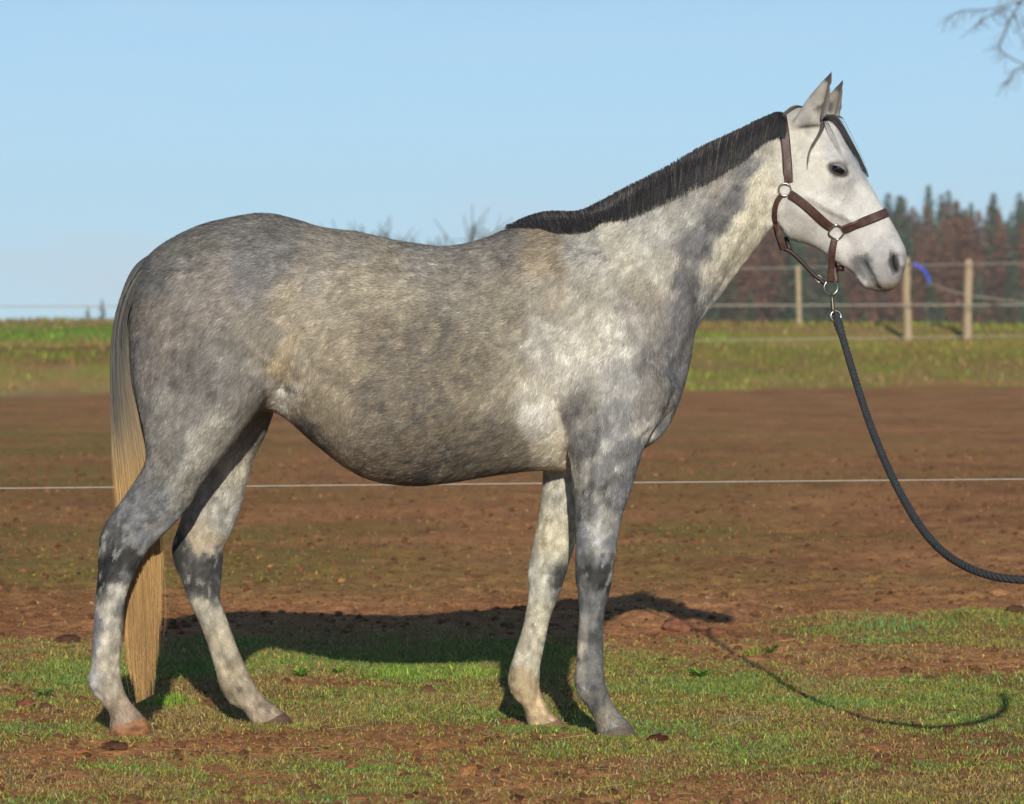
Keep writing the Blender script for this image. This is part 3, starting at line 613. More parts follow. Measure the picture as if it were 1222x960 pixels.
# ---- hooves
def hoof(name, rows, cols_, label):
    R = loft(rows, 14, 28)
    for i in range(14): R[i, :, 2] += 0
    V, Fs = rings_mesh(R)
    t = np.linspace(0, 1, 14).repeat(28); t = np.concatenate([t, [0, 1]])
    c = lin(cols_[0]) + (lin(cols_[1]) - lin(cols_[0])) * np.clip(t + .35 * fbm(V * 60, 3, 161), 0, 1)[:, None]
    c = c * (1 + .4 * fbm(V * [20, 20, 220], 3, 163))[:, None]
    c = c + (lin((92, 64, 44)) - c) * (sstep(-.1, .5, fbm(V * 45, 3, 165) + t - .55) * .8)[:, None]
    o = obj('hoof', mesh_data('hoof', V, Fs, c), HOOF, horse); tag(o, label)
HOOF = mat_attr('hoof_horn', rough=0.7, spec=0.15, noise=.25, nscale=60, bump=.002, bscale=90)
hoof('hoof', [L(131,868.5,172,855.5,-.13,.044), L(130.5,871,176,862,-.13,.050), L(130.5,876,179.5,870,-.13,.054), L(132,881,181,878,-.13,.056)], ((158,116,84), (150,94,56)), 'pale orange brown hoof of the hind leg nearer the camera')
hoof('hoof', [L(303,868,339,850,.12,.043), L(303,869.5,345,856,.12,.048), L(303,872,350,863.5,.12,.052), L(304,875,352.5,870,.12,.053)], ((104,80,64), (74,58,48)), 'dark brown hoof of the hind leg farther from the camera')
hoof('hoof', [L(712,874,750,860.5,-.13,.047), L(711.5,877,754,867,-.13,.052), L(711,881,758,875.5,-.13,.056), L(712,886,761,883,-.13,.058)], ((112,101,90), (86,74,62)), 'grey hoof of the foreleg nearer the camera')
hoof('hoof', [L(630.5,868,668,857.5,.11,.044), L(630,870,672,863.5,.11,.05), L(630,874,676,870.5,.11,.053), L(631,878,678,877,.11,.055)], ((134,104,82), (116,84,62)), 'tan and grey hoof of the foreleg farther from the camera')

# ---- eye
er = 0.0245
ph = hit(1000, 202.5); ec = ph[0] + np.array([0, 0.0135, 0])
def sph(c, r, n=20, m=28, th0=0, th1=math.pi, sq=1.0):
    th = np.linspace(th0, th1, n)[:, None]; f = np.linspace(0, 2 * math.pi, m, endpoint=False)[None]
    R = np.stack([r * np.sin(th) * np.cos(f), -r * np.cos(th) * sq + 0 * f, r * np.sin(th) * np.sin(f)], -1) + np.asarray(c)
    return rings_mesh(R)
EYE = mat_plain('eye_black', (16, 12, 11), rough=0.06, spec=0.6)
def lid(sgn, a0, a1, r, c):
    """shell of the eyelid: wraps the eyeball from angle a0 to a1 above (sgn 1) or below (-1) the slit"""
    t = -0.42; n, m = 10, 26
    f = np.linspace(-1.35, 1.35, m)
    R = []
    for i in range(n):
        a = a0 + (a1 - a0) * i / (n - 1)
        aa = a * np.cos(f * .9) ** .6 if i == 0 else a
        x_ = np.sin(f) * 1.12; k = np.cos(f)
        x3 = x_ * r; y3 = -k * np.cos(aa) * r; z3 = sgn * np.sin(aa) * r * np.maximum(k, .25)
        X_ = x3 * math.cos(t) - z3 * math.sin(t); Z_ = x3 * math.sin(t) + z3 * math.cos(t)
        R.append(np.stack([X_, y3, Z_], 1) + c)
    V = np.concatenate(R); a_ = np.arange(n - 1)[:, None] * m; j_ = np.arange(m - 1)[None]
    return V, np.stack([a_ + j_, a_ + j_ + 1, a_ + m + j_ + 1, a_ + m + j_], -1).reshape(-1, 4)
LID = mat_plain('eyelid_skin', (118, 116, 114), rough=.6, noise=.15, nscale=120)
LID2 = mat_plain('eyelid_dark', (72, 69, 69), rough=.5, noise=.15, nscale=120)
for sgn in (1, -1):
    c = ec * np.array([1, sgn, 1])
    V, f = sph(c, er); eo = obj('eye', mesh_data('eye', V, f), EYE, horse); tag(eo, 'black glossy eye')
    V, f = lid(1, .34, 1.0, er * 1.05, ec); V = V * [1, sgn, 1]
    obj('eyelid', mesh_data('eyelid', V, f), LID, eo)
    V, f = lid(-1, .46, 1.3, er * 1.04, ec); V = V * [1, sgn, 1]
    obj('eyelid', mesh_data('eyelid', V, f), LID2, eo)

# ---- mane
top = np.array([(606,269),(632,257.5),(657,252),(690,251.5),(719,239),(748,223),(787,203.5),(838,174.5),(870,160),(903,144),(928,134),(936,140)], float)
bot = np.array([(604,273),(640,272),(668,278),(700,276),(719,265),(748,261),(787,245),(832,223),(862,207),(896,184),(920,165),(936,163)], float)
NM = 8500
s = rng.random(NM); tp = catmull(top, NM, s * (len(top) - 1)); bt = catmull(bot, NM, np.clip(s + rng.normal(0, .006, NM), 0, 1) * (len(bot) - 1))
clump = vnoise(np.stack([s * 160, 0 * s, 0 * s], 1), 171)
SEG = 8
paths = np.zeros((NM, SEG, 3))
rough_l = 1.05 - .42 * rng.random(NM) ** 1.6 + .03 * clump; rough_l = np.where(rng.random(NM) < .03, rough_l + .12, rough_l)
lay = rng.random(NM)
gu = np.arange(588, 955, 3.0); gv = np.arange(122, 300, 3.0); GY = np.full((len(gv), len(gu)), np.nan)
for a_ in range(len(gv)):
    for b_ in range(len(gu)):
        h = hit(gu[b_], gv[a_])
        if h is not None: GY[a_, b_] = h[0][1]
GY = np.where(np.isnan(GY), 0.002, GY)
for _ in range(3):
    G2 = np.pad(GY, 1, mode='edge'); GY = (G2[1:-1, 1:-1] * 2 + G2[:-2, 1:-1] + G2[2:, 1:-1] + G2[1:-1, :-2] + G2[1:-1, 2:]) / 6
def surf_y(u, v):
    fu = np.clip((np.asarray(u) - 588) / 3, 0, len(gu) - 1.001); fv = np.clip((np.asarray(v) - 122) / 3, 0, len(gv) - 1.001)
    i, j = fv.astype(int), fu.astype(int); a, b = fv - i, fu - j
    return (GY[i, j] * (1 - b) + GY[i, j + 1] * b) * (1 - a) + (GY[i + 1, j] * (1 - b) + GY[i + 1, j + 1] * b) * a
t0 = tp + np.stack([rng.normal(0, 1.2, NM), rng.uniform(-.8, 4.0, NM)], 1)
e0 = tp + (bt - tp) * rough_l[:, None] + np.stack([rng.normal(0, 1.4, NM) + 1.6 * clump, 0 * clump], 1)
fz = np.linspace(0, 1, SEG)[None, :, None]; uvm = t0[:, None] + (e0 - t0)[:, None] * fz
uvm[:, :, 0] += 1.0 * np.sin(fz[..., 0] * 4 + rng.uniform(0, 6.3, NM)[:, None])
offm = (0.004 + 0.011 * lay + .010 * sstep(.86, .94, s))[:, None] * np.minimum(1, fz[..., 0] * 4 + .15)
ym = surf_y(uvm[..., 0], uvm[..., 1]) - offm
paths = pws(uvm.reshape(-1, 2), ym.ravel()).reshape(NM, SEG, 3)
sdm = np.stack([rng.normal(0, .35, NM), -np.ones(NM), rng.normal(.15, .2, NM)], 1)
Vm, Qm = ribbons(paths, rng.uniform(.0010, .0024, NM), sdm)
mc = lin((42, 41, 42)) * np.exp(rng.normal(0, .22, NM))[:, None]
br = (rng.random(NM) < .10 + .16 * (clump > .25))[:, None]
mc = np.where(br, lin((86, 79, 70)) * np.exp(rng.normal(0, .3, NM))[:, None], mc)
darkend = sstep(.86, .97, s)[:, None]; mc = mc + (lin((30, 30, 32)) - mc) * darkend * .8
MANE = mat_attr('mane_hair', rough=.5, spec=.35)
mane = obj('mane', mesh_data('mane', Vm, Qm, np.repeat(mc, SEG * 2, 0), smooth=False), MANE, horse); tag(mane, 'short dark brown mane with lighter streaks')
# dark root bed under the mane so the crest does not shine through
ub = np.linspace(0, 1, 120); tb_ = catmull(top + [0, 5.5], 120, ub * (len(top) - 1)); bb = catmull(bot + [0, -5], 120, ub * (len(bot) - 1))
R = np.zeros((120, 12, 3))
for i in range(120):
    for j in range(6):
        f = j / 5; uv = tb_[i] + (bb[i] - tb_[i]) * f; sy = float(surf_y(uv[0], uv[1]))
        R[i, j] = pw(uv[0], uv[1], sy - .003); R[i, 11 - j] = pw(uv[0], uv[1] + 1, sy + .012)
V, f_ = rings_mesh(R)
obj('mane_bed', mesh_data('mane_bed', V, f_), mat_plain('mane_roots', (38, 35, 34), rough=.8), mane)

# ---- forelock and ear fringe
def strands(name, items, mat, parent, label=None):
    P_, w_, c_ = [], [], []
    for (pl, n, spread, y0, w, col) in items:
        pl = np.array(pl, float)
        for _ in range(n):
            a = catmull(pl, SEG); off = rng.normal(0, 1, 3) * spread
            g = np.array([.5, .9, 1, 1, .9, .75, .55, .3])[:SEG]; ll = rng.uniform(.7, 1.0); a = catmull(pl, SEG, np.linspace(0, (len(pl) - 1) * ll, SEG))
            pts = pws(np.stack([a[:, 0] + off[0] * g, a[:, 1] + off[1] * g * .6], 1), 0.0 if y0 is None else y0)
            for j in range(SEG):
                if y0 is None:
                    h = hit(a[j, 0] + off[0] * g[j], a[j, 1]); pts[j, 1] = (h[0][1] if h else -.02) - .004 - .006 * rng.random()
                    pts[j] = pw(a[j, 0] + off[0] * g[j], a[j, 1] + off[1] * g[j] * .6, pts[j, 1])
                else: pts[j, 1] = y0 + off[2] * .006
            P_.append(pts); w_.append(w * rng.uniform(.7, 1.3)); c_.append(lin(col) * np.exp(rng.normal(0, .2)))
    V, Q_ = ribbons(np.array(P_), np.array(w_))
    o = obj(name, mesh_data(name, V, Q_, np.repeat(np.array(c_), SEG * 2, 0), smooth=False), mat, parent)
    if label: tag(o, label)
    return o
blk = (40, 38, 40)
strands('forelock', [([(976,142),(990,139),(1000,146),(1010,163),(1021,182),(1032,204),(1036,212)],210,2.2,-.006,.0014,blk),
    ([(972,143),(990,140),(1002,150),(1011,168),(1022,188)],150,2.2,.015,.0014,blk),
    ([(990,141),(1001,139),(1010,144)],10,1.2,-.01,.002,blk),
    ([(982,142),(981,152),(976,163),(968,176),(964,190),(963.5,203)],60,1.0,None,.0012,(60,56,54)),
    ([(986,146),(992,160),(1000,176),(1008,192)],18,2.8,None,.0007,(130,126,122)),
    ([(976,143),(984,140),(990,140)],150,2.6,-.03,.0022,blk),
    ([(934,139),(942,131),(951,127),(960,128)],80,1.0,-.015,.003,(52,52,54))], MANE, horse, 'dark forelock hanging over the forehead')
for it in ([([(980,143),(984,126),(988,108),(992,90)],80,.7,-.083,.0022,(70,64,60)), ([(982,140),(987,125),(991,106)],40,1.3,-.078,.002,(110,100,92))],
    [([(995,140),(1000,122),(1005,102)],50,1.0,.05,.002,(84,76,70)), ([(998,135),(1003,130),(1006,124)],12,1.4,.05,.0012,(70,66,64))]): strands('ear_fringe', it, MANE, horse)

# ---- tail
TL = np.array([(192,297),(163,321),(143,358),(134,405),(133,460),(135,520),(139,575),(144,630),(149,690),(151,750),(152,800),(158,842)], float)
TR = np.array([(200,297),(178,322),(160,357),(153,395),(159,447),(171,515),(179,565),(186,612),(189,660),(190.5,710),(192,760),(191,825)], float)
NT = 6500; SG = 22
m_ = len(TL) - 1; tabL = catmull(TL, 441); tabR = catmull(TR, 441)
tt = np.linspace(0, 1, SG)[None]
w = rng.random(NT)[:, None]; dep = rng.normal(0, 1, NT)[:, None]
lock = np.floor(w * 34) + rng.integers(0, 2, NT)[:, None] * 40                    # locks of hair that end together
lk = lambda s_: _hash(lock.astype(np.int64), lock.astype(np.int64) * 3, lock.astype(np.int64) * 7, s_)
start = np.clip(rng.beta(1, 4, NT), 0, 1)[:, None] * .32
end = .79 + .205 * lk(1) * (1 - .45 * np.abs(w - .38)) - .07 * sstep(.7, 1, w) * lk(2) + rng.normal(0, .034, NT)[:, None]
end = np.where(rng.random(NT)[:, None] < .42, rng.uniform(.62, .95, NT)[:, None], np.clip(end, .6, 1.0))
e = start + (end - start) * tt
def tab(T_): return np.stack([np.interp(e * 440, np.arange(441), T_[:, c]) for c in (0, 1)], -1)
l_, r_ = tab(tabL), tab(tabR)
ctr_l = (np.floor(w * 34) + .5) / 34
pull = sstep(.62, 1.0, e) * .75
ww = w + .018 * np.sin(e * 11 + lk(3) * 6.3) * lk(4) + rng.normal(0, .012, NT)[:, None] * e + .03 * (lk(5) - .5) * sstep(.5, 1, e)
ww = ww + (ctr_l - w) * pull
ph1, ph2 = rng.uniform(0, 6.28, (2, NT, 1)); am = rng.normal(0, 1, (2, NT, 1))
ww = ww + e * (.055 * am[0] * np.sin(e * 7 + ph1) + .03 * am[1] * np.sin(e * 17 + ph2))
ww = ww + np.where(rng.random(NT)[:, None] < .05, rng.normal(0, .16, NT)[:, None], 0) * sstep(.15, .8, e)
ww = np.clip(.5 + (ww - .5) * (1 - .16 * sstep(.80, 1.0, e)), -.16, 1.18)
uv = l_ + (r_ - l_) * ww[..., None]
bulge = np.sqrt(np.maximum(.02, 1 - (2 * np.clip(ww, 0, 1) - 1) ** 2))
Yt = -0.004 - 0.026 * sstep(.02, .2, e) + 0.035 * sstep(.35, .62, e) + bulge * dep * .02 * sstep(0, .15, e) - bulge * .018 * sstep(.04, .12, e) * (lk(6) > .4)
tp_ = pws(uv.reshape(-1, 2), Yt.ravel()).reshape(NT, SG, 3)
grey_, tan_, gold = lin((88, 86, 82)), lin((158, 140, 108)), lin((178, 142, 92))
g = sstep(.22, .46, e + .16 * (w - .5) + .04 * dep)[..., None]; h2 = sstep(.42, .62, e)[..., None]
tcol = grey_ + (tan_ - grey_) * g; tcol = tcol + (gold - tcol) * h2
tcol = tcol * np.exp(rng.normal(0, .20, NT))[:, None, None] * (.78 + .44 * lk(7))[..., None] * np.where(rng.random(NT) < .10, .5, 1)[:, None, None]
V, Q_ = ribbons(tp_, rng.uniform(.0010, .0022, NT), np.stack([rng.normal(0, .6, NT), -np.ones(NT), rng.normal(.1, .2, NT)], 1))
TAIL = mat_attr('tail_hair', rough=.6, spec=.2)
tl = obj('tail', mesh_data('tail', V, Q_, np.repeat(tcol.reshape(-1, 3), 2, 0), smooth=False), TAIL, horse); tag(tl, 'long tail, grey at the root and golden tan below')
dk = pws(np.vstack([[(205, 305)], (TL[1:6] + TR[1:6]) / 2]), [-.0, .0, -.0, -.0, .0, .0]); V, f_ = tube(catmull(dk, 40), np.linspace(.030, .012, 40), 12)
obj('dock', mesh_data('dock', V, f_), mat_plain('dock_skin', (84, 80, 76), rough=.8), tl)
# ------------------------------------------------------------------ halter
LEATHER = mat_plain('brown_leather', (76, 52, 43), rough=0.5, noise=.35, nscale=90, bump=.0008, spec=.5)
LEATHER_D = mat_plain('dark_leather', (52, 36, 32), rough=0.5, noise=.2, nscale=90, spec=.45)
STEEL = mat_plain('worn_steel', (176, 172, 164), rough=0.3, metal=1.0, noise=.15, nscale=150)
halter = empty('halter', pw(960, 240, 0)); HL = np.array(halter.location)
tag(halter, 'brown leather halter with steel rings on the horse\'s head', 'halter')
def band(P, N, w, t=.004):
    """flat strap of width w, thickness t along points P with outward normals N -> V, faces"""
    P = np.asarray(P, float); N = np.asarray(N, float); T = np.gradient(P, axis=0); T /= np.linalg.norm(T, axis=1)[:, None] + 1e-9
    N = N - T * (N * T).sum(1)[:, None]; N /= np.linalg.norm(N, axis=1)[:, None] + 1e-9
    Sd = np.cross(T, N); h = w / 2
    prof = [(-h, 0), (-h, t * .6), (-h * .82, t), (h * .82, t), (h, t * .6), (h, 0)]
    R = np.stack([P + Sd * a + N * b for a, b in prof], 1)
    return rings_mesh(R)
def hpart(name, VF, mat, parent=None, label=None):
    V, f = VF; o = obj(name, mesh_data(name, V - HL, f, smooth=name in ('chin_strap', 'ring', 'rolled_strap', 'buckle', 'keeper')), mat, parent or halter)
    if label: tag(o, label)
    return o
def lined(name, P, N, w):
    o = hpart(name, band(P, N, w, .0042), LEATHER); hpart('edge', band(P, N, w * 1.16, .0028), LEATHER_D, o); return o
def smooth3(A, it=3):
    A = np.array(A)
    for _ in range(it): A[1:-1] = A[1:-1] * .5 + (A[:-2] + A[2:]) * .25
    return A
def on_skin(pl, n=26, off=.002):
    uv = catmull(np.array(pl, float), n); P, N = [], []
    for a in uv:
        h = hit(*a)
        if h is None: continue
        P.append(h[0] + h[1] * off); N.append(h[1])
    return smooth3(P), smooth3(N, 6)
def around(c_uv, d_uv, cond, n=140, off=.003):
    """closed section of the head through c, in the plane of Y and pixel direction d; points where cond(u,v) holds"""
    c = pw(*c_uv, 0); e = pw(c_uv[0] + d_uv[0], c_uv[1] + d_uv[1], 0) - c; e /= np.linalg.norm(e); P, N = [], []
    for f in np.radians(np.linspace(-80, 260, n)):
        d = math.cos(f) * np.array([0, -1.0, 0]) + math.sin(f) * e
        r = bvh.ray_cast(Vector(c + d * .6), Vector(-d), .6)
        if r[0] is None: continue
        p = np.array(r[0]); u, v = to_px(p[None] * [1, 0, 1])
        if cond(u[0], v[0]): P.append(p + np.array(r[1]) * off); N.append(np.array(r[1]))
    return smooth3(P, 6), smooth3(N, 12)
P, N = around((936, 185), (-3, -40), lambda u, v: v < 221, off=.001)
lined('crown_strap', P, N, .027)
P, N = around((1024, 267), (34, -13), lambda u, v: u > 1003)
lined('noseband', P, N, .025)
for sg in (1, -1):
    fl = np.array([1, sg, 1.0])
    def mir(PN): return PN[0] * fl, PN[1] * fl
    def sw(VF):                       # keep faces outward on the mirrored side
        return VF if sg == 1 else (VF[0], [f[:, ::-1] for f in VF[1]])
    P, N = on_skin([(943, 232), (956, 241), (972, 255), (984, 266), (992, 272)])
    lined('cheek_strap', P * fl, N * fl, .025)
    P, N = on_skin([(932, 233), (927, 241), (924.5, 252), (925, 264), (928, 272)])
    e1 = pw(931.5, 284, -.050); e2 = pw(935.5, 298, -.022)
    P = np.vstack([P, [e1, e2]]); N = np.vstack([N, [[-.2, -1, -.1], [-.3, -1, -.5]]]); P = smooth3(catmull(P, 40), 4)
    N = catmull(N, 40)
    hpart('throat_strap', band(P * fl, N * fl, .017), LEATHER)
    # drop from the square ring to the lead ring under the chin
    h = hit(995.5, 286)[0]
    Pd = np.array([h + [0, -.006, 0], pw(993.5, 300, h[1] * .95 - .005), pw(992, 318, h[1] * .6), pw(991, 337, -.014)])
    Pd = catmull(Pd, 24); Nd = np.tile([0, -1.0, 0.12], (24, 1))
    if sg == -1: Pd = Pd + np.linspace(0, 1, 24)[:, None] * np.array([.022, 0, .0])
    hpart('chin_strap', band(Pd * fl, Nd * fl, .021), LEATHER)
def ring(c, R_, r_, sq=1.0, n=40, k=10, nrm=(0, -1, 0), rot=0.0):
    a = np.linspace(0, 2 * math.pi, n, endpoint=False)
    def se(x): return np.sign(x) * np.abs(x) ** sq
    nr = np.array(nrm, float); nr /= np.linalg.norm(nr); e1 = np.cross(nr, [0, 0, 1.0]); e1 /= np.linalg.norm(e1); e2 = np.cross(e1, nr)
    ca, sa = math.cos(rot), math.sin(rot); e1, e2 = e1 * ca + e2 * sa, -e1 * sa + e2 * ca
    ctr = np.asarray(c) + R_ * (se(np.cos(a))[:, None] * e1 + se(np.sin(a))[:, None] * e2)
    d = ctr - np.asarray(c); d /= np.linalg.norm(d, axis=1)[:, None]
    b = np.linspace(0, 2 * math.pi, k, endpoint=False)
    R = ctr[:, None] + r_ * (np.cos(b)[None, :, None] * d[:, None] + np.sin(b)[None, :, None] * nr)
    V = R.reshape(-1, 3); i = np.arange(n)[:, None]; i2 = (i + 1) % n; j = np.arange(k)[None]; j2 = (j + 1) % k
    return V, [np.stack([i * k + j, i * k + j2, i2 * k + j2, i2 * k + j], -1).reshape(-1, 4)]
for sg in (1, -1):
    fl = np.array([1, sg, 1.0])
    for (u, v, R_, sq, rot) in ((936.5, 226.5, .0195, 1.0, 0), (998, 276.5, .0225, .62, .6)):
        P, N = hit(u, v); V, f = ring(P + N * .006, R_, .0033, sq, nrm=N, rot=rot); hpart('ring', (V * fl, f), STEEL)
hpart('ring', ring(pw(991.5, 343.5, 0), .0225, .0028, nrm=(.25, -1, 0)), STEEL, label='round steel lead ring under the chin')
rp = catmull(pws([(935, 297), (944, 301), (957, 313), (971, 328), (979, 334), (984, 339)], [-.004] * 6), 30)
hpart('rolled_strap', tube(rp, .0068, 10), LEATHER_D)
hpart('buckle', ring(pw(977, 333, -.004), .009, .0022, .6, rot=.8), STEEL)
hpart('keeper', tube(pws([(938, 284), (940, 291), (943, 299)], [.03, .015, .0]), .008, 10), LEATHER_D)
hpart('keeper', tube(pws([(1003, 317), (1003, 324)], [.02, .02]), .013, 10), LEATHER_D)

# ------------------------------------------------------------------ lead rope
lead = empty('lead_rope', pw(997, 377, -.01)); LL = np.array(lead.location)
tag(lead, 'black braided lead rope clipped to the halter and sagging to the right', 'rope')
ROPE = mat_plain('black_rope', (58, 59, 60), rough=.85, noise=.35, nscale=160, bump=.001, spec=.15)
rpx = [(997.5,374,-.012),(1000,385,-.02),(1006,404,-.06),(1017,441,-.16),(1034,494,-.34),(1052,541,-.52),(1072,584,-.71),(1094,622,-.89),(1120,654,-1.06),(1152,676,-1.20),(1186,688,-1.29),(1222,692,-1.35),(1268,690,-1.38),(1330,668,-1.36),(1390,618,-1.32),(1432,540,-1.28)]
RC = catmull(np.array([pw(*a) for a in rpx]), 620)
seg = np.linalg.norm(np.diff(RC, axis=0), axis=1); al = np.concatenate([[0], np.cumsum(seg)])
RC = np.stack([np.interp(np.linspace(0, al[-1], 640), al, RC[:, c]) for c in range(3)], 1); al = np.linspace(0, al[-1], 640)
T = np.gradient(RC, axis=0); T /= np.linalg.norm(T, axis=1)[:, None]
N1 = np.cross(T, [0, 1.0, 0]); N1 /= np.linalg.norm(N1, axis=1)[:, None]; N2 = np.cross(T, N1)
rr = np.where(al < .09, np.interp(al, [0, .03, .09], [.6, 1.25, 1.0]), 1.0)
pl_ = []
for s_ in range(4):
    ph = al * 2 * math.pi / .07 + s_ * math.pi / 2
    C_ = RC + (rr * .0058)[:, None] * (np.cos(ph)[:, None] * N1 + np.sin(ph)[:, None] * N2)
    pl_.append(tube(C_, rr * .0066, 7))
V, f = join(pl_); obj('braid', mesh_data('braid', V - LL, f), ROPE, lead)
sn = join([tube(pws([(991.8, 351), (993, 356), (993.5, 362), (994, 370), (996, 376)], [-.004, -.006, -.008, -.01, -.012]), np.array([.004, .0045, .0065, .0075, .006]), 10)])
obj('snap', mesh_data('snap', sn[0] - LL, sn[1]), mat_plain('dull_brass', (96, 84, 74), rough=.4, metal=.8, noise=.2, nscale=120), lead)
V, f = ring(pw(997.5, 377.5, -.014), .0165, .003, nrm=(.15, -1, .1)); obj('ring', mesh_data('ring', V - LL, f), STEEL, lead)

# ------------------------------------------------------------------ wires and posts
WIREM = mat_plain('white_fence_rope', (170, 162, 146), rough=.7, noise=.3, nscale=240)
WIREG = mat_plain('grey_wire', (168, 160, 146), rough=.6)
def wire(name, px, Y, r, mat, label, ext=1.6, n=60, sag=0.0):
    (u0, v0), (u1, v1) = px; a = pw(u0, v0, Y[0]); b = pw(u1, v1, Y[1]); t = np.linspace(-ext + 1, ext, n)[:, None]
    P = a + (b - a) * t; P[:, 2] -= sag * (1 - (2 * t[:, 0] - 1) ** 2)
    V, f = tube(P, r, 8); o = obj(name, mesh_data(name, V, f), mat); tag(o, label, 'fence wire', 'electric fence wires'); return o
wire('fence_rope', [(0, 583), (1222, 572)], (4.0, 4.2), .0026, WIREM, 'thin white electric rope strung low across the paddock close behind the horse', 3)
wire('fence_tape', [(0, 366), (1222, 364)], (56.6, 56.8), .013, WIREM, 'white fence tape level with the horse\'s chin on the far posts', 2.5)
wire('fence_wire', [(0, 419), (1222, 401)], (53.5, 50.5), .008, WIREG, 'pale low wire running in front of the grass bank', 2.5)
wire('fence_wire', [(880, 321), (1222, 314)], (56.9, 56.9), .008, WIREG, 'thin top wire near the heads of the far fence posts', 1.9)
POST = mat_attr('weathered_post', rough=.85, spec=.15, noise=.2, nscale=14)
def post(u, vt, vb, Y, r, label):
    b = pw(u, vb, Y); t = pw(u + rng.normal(0, .8), vt, Y); root = empty('fence_post', (b[0], Y, b[2] - .3)); tag(root, label, 'post', 'far fence posts')
    t = t - np.array(root.location); n = 16; z_ = np.linspace(0, t[2], n); P = np.stack([np.linspace(0, t[0], n), 0 * z_, z_], 1)
    P[:, 0] += .012 * vnoise(np.stack([z_ * 2, 0 * z_ + u, 0 * z_], 1), 3)
    V, f = tube(P, r * np.interp(np.linspace(0, 1, n), [0, .93, 1], [1.08, .95, .80]), 14)
    V[:, :2] *= (1 + .08 * vnoise(V * [9, 9, 1.2], 5))[:, None]
    c = lin((166, 146, 118)) * (1 + .16 * fbm(V * [14, 14, 2.0], 3, 7))[:, None]
    obj('timber', mesh_data('post', V, f, c), POST, root)
    for vz in (316, 364):
        zz = pw(u, vz, Y)[2] - root.location.z
        if zz < t[2] - .03:
            V, f = tube([(0, -r - .035, zz), (0, -r * .7, zz)], .022, 8); obj('insulator', mesh_data('insulator', V, f), mat_plain('black_plastic', (40, 40, 42), rough=.5), root)
post(1083, 307, 392, 57.0, .085, 'round wooden fence post directly in front of the horse\'s muzzle')
post(1155, 310, 393, 57.2, .090, 'round wooden fence post farther right, beyond the blue band')
post(953, 317, 386, 59.5, .060, 'thin wooden fence post seen under the horse\'s jaw')
# blue band tied on a slack wire
bt_ = empty('blue_tape', pw(1091, 316, 56.5)); BT = np.array(bt_.location); tag(bt_, 'bright blue tape tied to a slanting wire between two posts', 'tape')
P = catmull(pws([(1090, 315), (1096, 318), (1103, 323), (1107, 330), (1109, 338)], [56.5] * 5), 20)
V, f = band(P, np.tile([.1, -1.0, .3], (20, 1)), .05, .012); obj('band', mesh_data('band', V - BT, f), mat_plain('blue_plastic', (38, 84, 214), rough=.45, noise=.2, nscale=5), bt_)
P = catmull(pws([(1109, 338), (1140, 349), (1180, 356), (1235, 362), (1300, 368)], [56.5] * 5), 30)
V, f = tube(P, .009, 6); obj('tail_cord', mesh_data('tail_cord', V - BT, f), WIREG, bt_)

# ------------------------------------------------------------------ trees
BARK = mat_plain('bark', (78, 66, 54), rough=.95, noise=.3, nscale=6)
TWIG = mat_plain('grey_twig', (104, 98, 90), rough=.95, noise=.2, nscale=6)
NEEDLE = mat_attr('needles', rough=.85, spec=.15, trans=.15)
def conifer_mesh(seed, h, rad, cols_, full=1.0):
    r = np.random.default_rng(seed); V, Fc, Cc = [], [], []
    nl = int(h * 4.2)
    for i in range(nl):
        t = (i + r.random()) / nl; z = h * (.10 + .90 * t)
        R = rad * (1 - t) ** .5 * r.uniform(.75, 1.2) + .15
        nbr = max(4, int(9 * full * (1 - t) + 4))
        for b in range(nbr):
            a = r.uniform(0, 6.283); Rb = R * r.uniform(.55, 1.1); dz = -Rb * r.uniform(.15, .5)
            d = np.array([math.cos(a), math.sin(a), 0]); sd = np.array([-d[1], d[0], 0])
            for k in range(4):
                f0 = k / 4 * r.uniform(.7, 1.1); f1 = f0 + r.uniform(.3, .5)
                p0 = np.array([0, 0, z]) + d * Rb * f0 + [0, 0, dz * f0]; p1 = np.array([0, 0, z]) + d * Rb * f1 + [0, 0, dz * f1 - .08]
                wv = .20 * (1 - .4 * f0) * r.uniform(.6, 1.5); of = sd * r.normal(0, .18 * Rb)
                n = len(V); V += [p0 + of - sd * wv, p0 + of + sd * wv + [0, 0, r.normal(0, .08)], p1 + of + [0, 0, r.normal(0, .1)]]
                Fc.append((n, n + 1, n + 2)); c = lin(cols_[int(r.random() < .3)]) * math.exp(r.normal(0, .28)); Cc += [c, c, c]
    return mesh_data('crown', np.array(V), np.array(Fc), np.array(Cc), smooth=False)
def trunk_mesh(h, r0):
    z_ = np.linspace(-1, h, 10); P = np.stack([.05 * np.sin(z_), .04 * np.cos(z_ * .7), z_], 1); V, f = tube(P, np.linspace(r0, .02, 10), 7); return mesh_data('trunk', V, f)
GREENC = ((78, 98, 72), (98, 112, 76)); REDC = ((138, 96, 72), (122, 94, 70)); MIXC = ((104, 98, 72), (124, 102, 78))
protos = {k: [(conifer_mesh(200 + i + o_n, h, rd, c, fl), trunk_mesh(h * .97, .18)) for i, (h, rd, fl) in enumerate(dims)] for k, o_n, c, dims in
          (('green', 0, GREENC, [(13, 2.7, 1.3), (11.5, 2.4, 1.3), (14, 2.6, 1.2), (10, 2.3, 1.3)]), ('red', 20, REDC, [(11.5, 2.3, 1.0), (10.5, 2.5, 1.1), (12.5, 2.4, 1.0)]), ('mix', 40, MIXC, [(9.5, 2.8, 1.2), (8, 2.6, 1.2)]))}
